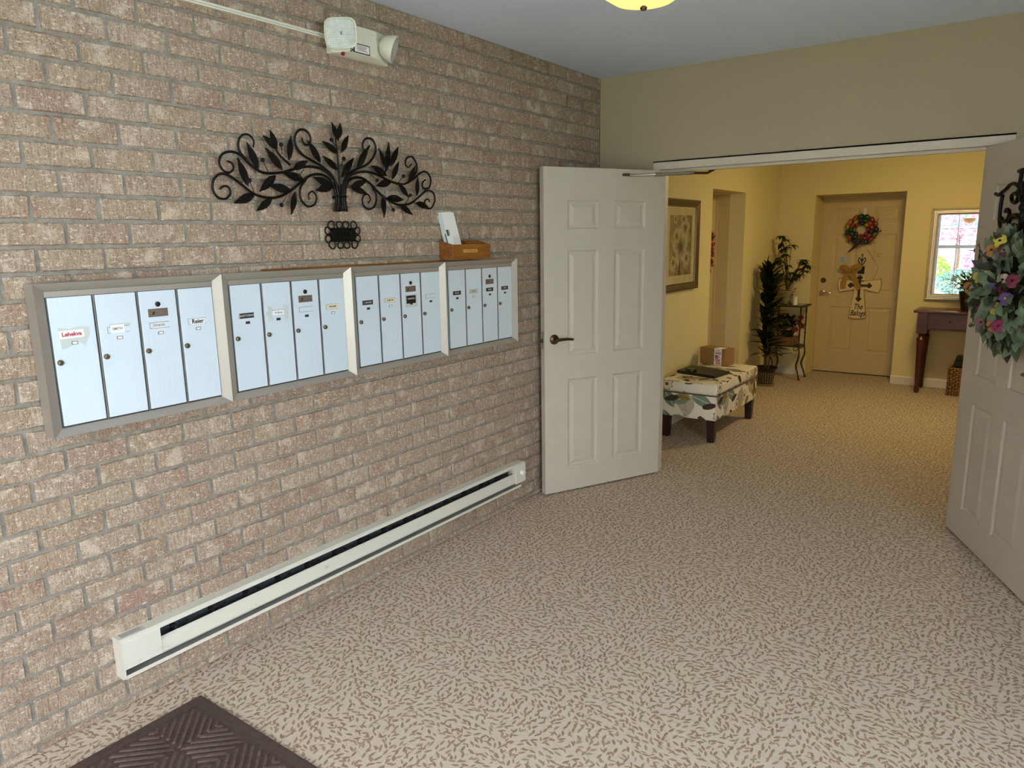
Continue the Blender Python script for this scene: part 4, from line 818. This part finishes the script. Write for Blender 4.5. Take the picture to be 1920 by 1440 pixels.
ribbon([(0, -.02, 0), (-.035, -.045, .03), (-.075, -.04, .04), (-.085, -.02, .02), (-.04, -.01, 0)], .055, 'loop'); ribbon([(0, -.02, 0), (.05, -.045, .045), (.10, -.04, .055), (.10, -.02, .03), (.04, -.01, .0)], .05, 'loop')
ribbon([(-.01, -.012, -.01), (-.045, -.014, -.08), (-.06, -.012, -.15), (-.058, -.012, -.20)], .058, 'tail'); ribbon([(.01, -.012, -.01), (.05, -.018, -.08), (.085, -.016, -.16), (.115, -.014, -.21)], .058, 'tail')
MB().ball((0, -.03, 0), .022, 10, 6, (1, .8, 1)).build('knot', M_bur, BW, smooth='all')
OR = thing('iron_knocker', 'small dark scrolled iron ornament with a black square tag on the far door', 'ornament', (.852, YDF, 1.20))
MB().box(-.035, -.012, -.03, .035, -.002, .055).build('square_tag', M_black, OR, bevel=.002)
for s in (-1, 1): MB().tube(spline([(0, -.006, .06), (s*.012, -.007, .075), (s*.038, -.007, .12), (s*.03, -.007, .15), (s*.008, -.007, .13), (s*.004, -.007, .11)], 5), .0045, 6).build('scroll', M_iron, OR, smooth='all')
MB().tube([(0, -.006, .055), (0, -.006, .19)], .0035, 6).ball((0, -.006, .185), .009, 8, 5).build('stem', M_iron, OR, smooth='all')
for nm, lab, x, z, wd, hh, m_, rot in (('door_note', 'small white and blue handwritten note stuck on the far door left of the bow', .650, 1.325, .085, .075, smat('blue_white_note', (186, 196, 206), .8, var=.1, scale=40), .06), ('door_card', 'small pale printed card stuck on the right panel of the far door', 1.020, 1.372, .078, .075, smat('cream_note', (206, 186, 142), .8, var=.08, scale=40), 0)):
    nt_ = thing(nm, lab, 'note', (x, YDF-.0005, z)); MB().box(-wd/2, -.0012, -hh/2, wd/2, 0, hh/2).xf(Matrix.Rotation(rot, 4, 'Y')).build('paper', m_, nt_)
    mb = MB()
    for k in range(4): mb.box(-wd*.35+.004*k, -.0016, hh*.28-hh*.18*k, wd*.3-.006*(k % 2), -.0012, hh*.28-hh*.18*k+.004)
    mb.xf(Matrix.Rotation(rot, 4, 'Y')).build('handwriting', M_greyink, nt_)

# console table, mirror, vase and basket at the far right
TBL = thing('console_table', 'dark mahogany console table with drawers under the mirror', 'table', (1.515, 3.80, 0)); TL, TD = 1.05, .425
def ctop():
    n = 24; pts = []
    for k in range(n+1):
        u = k/n; pts.append((TL*u, .012-.012*abs(math.cos(PI*3*u))))
    pts += [(TL, TD), (0, TD)]; return pts
MB().prism(ctop(), .828, .852, 2).build('table_top', M_mahog, TBL, bevel=.006, smooth=True)
MB().box(.10, .055, .66, TL-.10, .065, .828).box(.075, .06, .66, .095, TD-.03, .828).box(TL-.095, .06, .66, TL-.075, TD-.03, .828).box(.09, TD-.05, .66, TL-.09, TD-.03, .828).build('apron', M_mahog, TBL)
MB().box(.12, .040, .652, TL-.12, .062, .664).build('lower_moulding', M_mahog, TBL, bevel=.003)
dw = (TL-.26)/2
for k in range(2):
    dr = MB().box(.125+k*(dw+.012), .044, .672, .125+k*(dw+.012)+dw, .056, .820).build('drawer', M_mahog, TBL, bevel=.003); MB().ball((.125+k*(dw+.012)+dw/2, .036, .745), .011, 10, 6).build('knob', M_bronze, dr, smooth='all')
lprof = [(.0001, .0), (.017, .002), (.024, .018), (.026, .04), (.020, .055), (.026, .070), (.020, .085), (.024, .12), (.033, .40), (.042, .545), (.046, .56), (.030, .585), (.026, .60), (.044, .615), (.044, .622)]
for lx in (.085, TL-.085):
    for ly in (.050, TD-.055):
        MB().lathe(lprof, 20, (lx, ly, 0)).box(lx-.045, ly-.045, .62, lx+.045, ly+.045, .829).build('leg', M_mahog, TBL, smooth=True)
MI = thing('wall_mirror', 'silver framed mirror above the console table reflecting the bright entrance', 'mirror', (1.548, YF, .928)); MWd_, MHt = .66, .935
M_sil = smat('silver_frame', (226, 218, 198), .32, .55, var=.08, scale=20)
mprof = [(0, .001), (0, .030), (.008, .034), (.020, .026), (.026, .016), (.036, .016), (.042, .030), (.050, .030), (.062, .016), (.068, .010), (.068, .001)]
for sd in 'btlr': frame_rail('frame_rail', MI, M_sil, MWd_, MHt, mprof, sd, lambda u, v, h: (u, -h, v))
t = NT('mirror_glass', .0, 1.0); t.color(C(236, 238, 240)); MB().box(.060, -.010, .060, MWd_-.060, -.002, MHt-.060).build('mirror_glass', t.mat, MI)
VS = thing('potted_vase', 'dark vase of green foliage standing on the console table', 'vase', (1.955, 3.98, .8525))
MB().lathe([(.0001, 0), (.045, 0), (.05, .02), (.075, .16), (.082, .19), (.074, .19), (.068, .16), (.0001, .15)], 22).build('vase_body', smat('aubergine_glaze', (34, 18, 24), .3), VS, smooth=True)
lv = [leaf_mesh('leaf', M_leafm, 1, .34, .2, .06), leaf_mesh('leaf', M_leafd, 1, .3, .35, .05)]; rd = random.Random(31)
for i in range(170):
    a = rd.uniform(0, 2*PI); r_ = rd.uniform(.02, .20); b = Vector((r_*math.cos(a), r_*.6*math.sin(a), .19+rd.uniform(.0, .15)-.25*r_*r_)); d = Vector((math.cos(a), math.sin(a)*.7, rd.uniform(-.3, .9))); l = rd.uniform(.05, .085)
    M = look(d) @ Matrix.Diagonal((l, l, l, 1)); M.translation = b; put('leaf', lv[i % 2], VS, M=M)
for i in range(9):
    a = 2*PI*i/9; MB().tube([(0, 0, .15), (.06*math.cos(a), .04*math.sin(a), .24), (.14*math.cos(a), .10*math.sin(a), .30)], .0022, 5).build('stem', M_leafd, VS)
BK = thing('wicker_basket', 'brown woven wicker basket on the floor under the console table', 'basket', (1.865, 3.86, 0)); bw, bdp, bh = .34, .24, .285
def weave():
    t = NT('wicker', .7); p = t.obj(); t.color(t.ramp(t.noise(p, 60, 3), [(.3, C(104, 68, 36)), (.7, C(188, 142, 88))])); return t.mat
M_wick = weave(); M_wick2 = smat('wicker_dark', (70, 44, 24), .8, var=.3, scale=60)
MB().box(.012, .012, .004, bw-.012, bdp-.012, bh-.01).build('liner', M_wick2, BK)
rows = 15
for r_ in range(rows):
    z = .012+(bh-.02)*r_/(rows-1); pts = []; per = [(0, 0, bw, 0), (bw, 0, bw, bdp), (bw, bdp, 0, bdp), (0, bdp, 0, 0)]
    for (xa, ya, xb, yb) in per:
        nseg = 14 if xa != xb else 10
        for k in range(nseg):
            t_ = k/nseg; o = .006*(1 if (k+r_) % 2 else -1); nx_, ny_ = (yb-ya), -(xb-xa); L_ = math.hypot(nx_, ny_)
            pts.append((.006+xa*.965+(xb-xa)*.965*t_+nx_/L_*o, .006+ya*.95+(yb-ya)*.95*t_+ny_/L_*o, z))
    pts.append(pts[0]); MB().tube(pts, .0092, 6, cap=False).build('woven_strand', M_wick, BK, smooth='all')
for k in range(13): MB().tube([(.02+k*(bw-.04)/12, -.004, .0), (.02+k*(bw-.04)/12, -.004, bh)], .003, 5).build('stake', M_wick2, BK)
DK = thing('dark_bundle', 'dark rolled fabric bundle sitting in the wicker basket', 'bundle', (1.90, 3.89, bh-.008)); M_dk = smat('dark_cloth', (30, 34, 28), .9, var=.3, scale=20)
MB().box(0, 0, 0, .27, .17, .075).build('fold', M_dk, DK, bevel=.03, seg=4, smooth=True); MB().box(.015, .01, .066, .26, .16, .118).build('fold', M_dk, DK, bevel=.022, seg=4, smooth=True)

# pansy swag and its scrolled iron hanger on the right door leaf
def door2(s, off, z): return Vector((s, -off, z))
HG = thing('iron_door_hanger', 'black scrolled iron hanger on the right hand door above the flowers', 'hanger', (2.2235, 0, 1.58), math.atan2(RDv[1], RDv[0]))
HANGER = [[(.444,1.893),(.498,1.895)],[(.471,1.894),(.466,1.833),(.469,1.794),(.45,1.756),(.413,1.761),(.4,1.785),(.426,1.797),(.456,1.79)],[(.461,1.824),(.422,1.839),(.379,1.839),(.339,1.821),(.304,1.81),(.269,1.798),(.232,1.805)],[(.308,1.796),(.3,1.752),(.302,1.697),(.315,1.649),(.342,1.604)],[(.32,1.69),(.347,1.672),(.383,1.678),(.399,1.701),(.387,1.722),(.363,1.726),(.36,1.711)],[(.528,1.613),(.517,1.669),(.479,1.698),(.437,1.697),(.406,1.674),(.406,1.647),(.434,1.624),(.468,1.63),(.477,1.65),(.447,1.655)]]
AX = .535
for h in HANGER:
    for mir in (0, 1):
        P = [Vector(((2*AX-s if mir else s), -.026, z-1.58)) for s, z in h]
        MB().tube(spline(P, 5) if len(P) > 2 else P, .0088 if len(h) > 2 else .010, 8).build('scroll', M_iron, HG, smooth='all')
MB().tube([(AX, -.028, .25), (AX, -.028, .01)], .016, 10).ball((AX, -.028, .19), .026, 10, 6).ball((AX, -.028, .15), .022, 10, 6).ball((AX, -.028, .245), .024, 10, 6).build('finial_post', M_iron, HG, smooth='all')
for z in (.10, .22): MB().box(AX-.10, -.026, z, AX+.10, -.001, z+.012).build('back_bar', M_iron, HG)
SW = thing('pansy_swag', 'bushy green swag with pansies and trailing leaves on the right door', 'wreath', (2.2235, 0, 1.36), math.atan2(RDv[1], RDv[0])); SCx, SRx, SRz = .545, .30, .245
MB().ball((SCx, -.045, 0), 1.0, 20, 12, (SRx*.72, .035, SRz*.72)).build('moss_core', smat('dark_moss', (26, 34, 22), .95, var=.4, scale=40), SW, smooth='all')
wl_ = [leaf_mesh('leaf', M_leafg, 1, .72, .25, .04), leaf_mesh('leaf', M_leafm, 1, .60, .30, .05), leaf_mesh('leaf', M_leafd, 1, .55, .2, .05), leaf_mesh('leaf', M_leafg, 1, .66, .1, .04)]
rd = random.Random(77)
for i in range(295):
    a = i*2.39996; q = math.sqrt((i+.5)/295)*1.02; s = SCx+SRx*q*math.cos(a); z = SRz*q*math.sin(a); off = .045+.075*(1-q*q)+rd.uniform(-.01, .02)
    if q > .9: off = .03+rd.uniform(0, .04)
    d = Vector((math.cos(a)*(.35+q)+rd.uniform(-.6, .6), -rd.uniform(.1, .8), math.sin(a)*(.35+q)+rd.uniform(-.7, .4))); l = rd.uniform(.050, .082)
    M = look(d, (.5+rd.uniform(-.5, .5), -1, rd.uniform(-.3, .6))) @ Matrix.Diagonal((l, l, l, 1)); M.translation = (s, -off, z); put('leaf', wl_[rd.choice((0, 0, 1, 2, 3))], SW, M=M)
FC = {'y': ((214, 200, 60), (40, 20, 30)), 'o': ((196, 140, 70), (90, 36, 70)), 'r': ((86, 20, 26), (40, 8, 14)), 'b': ((110, 74, 52), (60, 28, 30)), 'm': ((176, 160, 170), (110, 80, 110)), 'w': ((112, 14, 50), (60, 6, 26)), 'l': ((206, 190, 96), (160, 130, 50)), 'i': ((222, 216, 184), (60, 40, 80)), 'v': ((110, 108, 170), (70, 60, 120)), 'u': ((92, 64, 130), (190, 140, 50)), 'g': ((136, 24, 76), (80, 10, 40)), 'n': ((206, 120, 62), (150, 70, 40)), 'p': ((150, 100, 110), (70, 40, 50)), 'z': ((60, 96, 44), (50, 80, 40))}
FLOWERS = [(.585,1.587,'y'),(.524,1.545,'o'),(.612,1.547,'r'),(.457,1.497,'b'),(.563,1.512,'m'),(.464,1.435,'w'),(.413,1.416,'l'),(.637,1.417,'i'),(.603,1.387,'v'),(.655,1.377,'r'),(.307,1.361,'o'),(.372,1.357,'m'),(.705,1.34,'u'),(.432,1.289,'g'),(.602,1.29,'l'),(.592,1.211,'n'),(.659,1.215,'g'),(.49,1.211,'p'),(.539,1.454,'l'),(.76,1.42,'w')]
for s, z, k in FLOWERS:
    pc, cc = FC[k]; mp = smat('petal_'+k, tuple(int(q*.86) for q in pc), .65, var=.2, scale=60); mc = smat('blotch_'+k, cc, .7)
    M = look(Vector((.55+rd.uniform(-.15, .15), .83, rd.uniform(-.25, .25))), (.83, -.55, .1)); M.translation = (s, -.118-.02*rd.random(), z-1.36)
    fl = put('pansy', MB().ball((0, 0, .004), .006, 8, 5).mesh('pansy', mc, 'all'), SW, M=M)
    for a, sz in ((PI/2+.55, .020), (PI/2-.55, .020), (.1, .018), (PI-.1, .018), (-PI/2, .023)):
        m_ = mc if (k in 'y' and abs(a-PI/2-.55) < .01) else mp
        c_ = (math.cos(a)*sz*.72, math.sin(a)*sz*.72, 0); mb = MB(); n = 10
        vs = [(0, 0, .002)]+[(c_[0]+sz*.78*math.cos(2*PI*j/n), c_[1]+sz*.70*math.sin(2*PI*j/n), .004*math.sin(4*PI*j/n)) for j in range(n)]+[(c_[0], c_[1], .005)]
        mb.add(vs, [(11, 1+j, 1+(j+1) % n) for j in range(n)]); mb.build('petal', m_, fl, smooth='all')
for (s, z, ds, dz) in ((.40, 1.20, -.09, -.03), (.50, 1.17, .01, -.06), (.58, 1.17, .02, -.06), (.38, 1.50, -.08, .06), (.36, 1.40, -.11, -.01), (.66, 1.17, .04, -.05), (.33, 1.33, -.10, -.04)):
    MB().tube(spline([(s, -.09, z-1.36), (s+ds*.6, -.10, z+dz*.5-1.36), (s+ds, -.10, z+dz-1.36)], 4), .002, 5).build('twig', M_leafd, SW)
    for k in range(6):
        t_ = .3+.14*k; l = .030; d = Vector((ds+rd.uniform(-.08, .08), -.03, dz+rd.uniform(-.08, .08))); M = look(d, (-.5, -1, 0)) @ Matrix.Diagonal((l, l, l, 1)); M.translation = (s+ds*t_, -.10, z+dz*t_-1.36); put('twig_leaf', wl_[2], SW, M=M)
# small red wreath on the door in the left doorway
RW = thing('red_flower_wreath', 'narrow glimpse of a red flower wreath on the doorway door', 'wreath', (-RD+.002, 2.60, 1.46))
MB().tube([(.05, .15*math.cos(2*PI*k/24), .19*math.sin(2*PI*k/24)) for k in range(25)], .022, 8, cap=False).build('ring', MATS['moss_ring'], RW)
lrr = leaf_mesh('petal', smat('bright_red', (168, 30, 44), .6), 1, .6, .2, .05); rd = random.Random(9)
for i in range(70):
    a = 2*PI*i/70; d = Vector((.6, math.cos(a)+rd.uniform(-.8, .8), math.sin(a)+rd.uniform(-.8, .8))); l = rd.uniform(.05, .08); M = look(d, (1, 0, .2)) @ Matrix.Diagonal((l, l, l, 1)); M.translation = (.065, .16*math.cos(a), .20*math.sin(a)); put('petal' if i % 2 else 'leaf', lrr if i % 2 else wl_[2], RW, M=M)

# ---------------------------------------------------------------- glazed entrance behind the photographer, seen in the mirror
M_alu = smat('white_window_frame', (206, 208, 208), .4, .2, var=.04)
def glazing(name, label, x0, x1, z0, z1, bx, bz, fw=.055, handle=None):
    g = thing(name, label, None, (x0, YE-.06, z0), 0, kind='structure'); W, Hh = x1-x0, z1-z0
    MB().box(0, -.02, 0, fw, .03, Hh).box(W-fw, -.02, 0, W, .03, Hh).box(fw, -.02, 0, W-fw, .03, fw+.02).box(fw, -.02, Hh-fw, W-fw, .03, Hh).build('frame', M_alu, g)
    xs = [fw]+[b-x0 for b in bx]+[W-fw]; zs = [fw+.02]+[b-z0 for b, _ in bz]+[Hh-fw]
    for b in bx: MB().box(b-x0-.010, -.012, fw, b-x0+.010, .022, Hh-fw).build('glazing_bar', M_alu, g)
    for b, h in bz: MB().box(fw, -.014, b-z0-h/2, W-fw, .024, b-z0+h/2).build('glazing_bar', M_alu, g)
    for i in range(len(xs)-1):
        for j in range(len(zs)-1): MB().box(xs[i], .003, zs[j], xs[i+1], .007, zs[j+1]).build('pane', M_glass, g)
    if handle: MB().box(handle[0]-x0-.02, .03, handle[1]-z0-.04, handle[0]-x0+.02, .06, handle[1]-z0+.04).tube([(handle[0]-x0, .06, handle[1]-z0), (handle[0]-x0-.11, .065, handle[1]-z0)], .010, 8).build('door_lever', M_bronze, g)
BZ = [(.80, .016), (1.30, .075), (1.68, .016)]
glazing('door_5', 'glazed entrance door with glazing bars reflected in the mirror', .60, 1.42, EZ0, 2.10, [1.0], BZ, .06, (1.34, 1.22))
glazing('door_6', 'second glazed entrance door behind the photographer', 1.42, 2.24, EZ0, 2.10, [1.83], BZ, .06)
glazing('window_1', 'narrow glazed sidelight beside the entrance door', EX0, .60, EZ0, 2.10, [], BZ)
sw = thing('added_window', 'tall unseen side window added in the right vestibule wall for its daylight', None, (XR+.06, SY0, SZ0), 0, kind='structure'); WL_, WH_ = SY1-SY0, SZ1-SZ0
MB().box(0, 0, 0, .05, .06, WH_).box(0, WL_-.06, 0, .05, WL_, WH_).box(0, .06, 0, .05, WL_-.06, .06).box(0, .06, WH_-.06, .05, WL_-.06, WH_).build('frame', M_alu, sw)
MB().box(.005, WL_/2-.02, .06, .045, WL_/2+.02, WH_-.06).build('glazing_bar', M_alu, sw)
for a_, b_ in ((.06, WL_/2-.02), (WL_/2+.02, WL_-.06)): MB().box(.02, a_, .06, .024, b_, WH_-.06).build('pane', M_glass, sw)
glazing('window_3', 'long transom light above the entrance doors', EX0, EX1, 2.10, EZ1, [.90, 1.60], [])
struct('ground', 'pale concrete walk and lawn outside the entrance', MB().box(-14, -40, -.12, 18, YE-.15, -.06), smat('lawn', (150, 168, 120), .95, var=.25, scale=3))
tag(MB().box(-1, -9.5, -.06, 5.5, YE-.15, -.045).build('concrete_walk', smat('concrete', (208, 206, 200), .9, var=.08, scale=6)), 'pale concrete walk outside the entrance doors', 'walkway', kind='structure')
M_pink = smat('pink_blossom', (236, 146, 184), .8, var=.3, scale=2.5); M_shrub = smat('lime_shrub', (150, 190, 70), .8, var=.3, scale=3); M_shrub2 = smat('blue_green_shrub', (120, 160, 150), .8, var=.3, scale=3); M_bark = smat('bark', (104, 84, 70), .9, var=.2)
def bush(name, label, cat, loc, rx, ry, z0, z1, n, mat, sz, trunk=0):
    b = thing(name, label, cat, loc); rd = random.Random(hash(label) % 997 if False else len(label)); mb = MB()
    for i in range(n):
        a = rd.uniform(0, 2*PI); u = rd.uniform(-1, 1); r = rd.uniform(.55, 1)**.5; s = math.sqrt(1-u*u); c = Vector((rx*r*s*math.cos(a), ry*r*s*math.sin(a), (z0+z1)/2+(z1-z0)/2*r*u))
        e1 = Vector((rd.uniform(-1, 1), rd.uniform(-1, 1), rd.uniform(-1, 1))).normalized()*sz; e2 = e1.orthogonal().normalized()*sz*.6
        mb.add([c-e1, c+e2, c+e1, c-e2], [(0, 1, 2, 3)])
    tag(mb.build('foliage', mat, b), kind='stuff')
    if trunk: MB().tube([(0, 0, 0), (.05, 0, trunk*.5), (0, .05, trunk)], [.09, .07, .05], 8).build('trunk', M_bark, b)
    else: MB().tube([(0, 0, 0), (0, 0, (z0+z1)/2)], .03, 6).build('stem', M_bark, b)
bush('blossom_tree', 'pink blossoming tree outside seen in the upper mirror', 'tree', (.4, -13.0, -.06), 2.0, 1.4, 1.3, 4.2, 2000, M_pink, .10, 1.8)
bush('blossom_shrub', 'pink flowering shrub outside the entrance seen in the mirror', 'shrub', (1.25, -9.9, -.06), .45, .4, .5, 1.25, 700, M_pink, .05)
bush('green_shrub', 'lime green shrub outside the entrance seen in the mirror', 'shrub', (.0, -9.6, -.06), .62, .5, .1, 1.15, 1200, M_shrub, .05)
bush('silver_shrub', 'blue green shrub outside the entrance seen in the mirror', 'shrub', (.95, -8.6, -.06), .6, .4, .05, .75, 1000, M_shrub2, .045)
hs = thing('neighbour_house', 'pale house with a blue shutter far outside the entrance', 'house', (-1.0, -24, -.06)); MB().box(-7, -.3, 0, 9, .0, 4.5).build('facade', smat('pale_siding', (226, 222, 214), .8, var=.04), hs)
MB().box(.2, 0, 1.9, 2.0, .06, 2.9).build('shutter', smat('sky_blue_panel', (70, 170, 214), .6), hs); MB().box(-4.0, 0, 1.4, -2.6, .06, 2.8).build('window_frame', M_alu, hs)
HP = thing('hanging_planter', 'brown half round hanging planter outside the entrance seen in the mirror', 'planter', (1.12, -6.5, 1.80)); MB().lathe([(.0001, 0), (.06, .012), (.11, .05), (.135, .11), (.13, .112), (.0001, .10)], 20).build('basket', smat('coir_liner', (120, 88, 40), .9, var=.2), HP, smooth=True)
for k in range(3): a = 2*PI*k/3; MB().tube([(.13*math.cos(a), .13*math.sin(a), .11), (0, 0, .75)], .003, 4).build('chain', M_black, HP)
struct('trim_2', 'flat white porch soffit outside the entrance doors', MB().box(.9, -6.7, 2.55, 1.35, YE-.15, 2.62), M_alu)
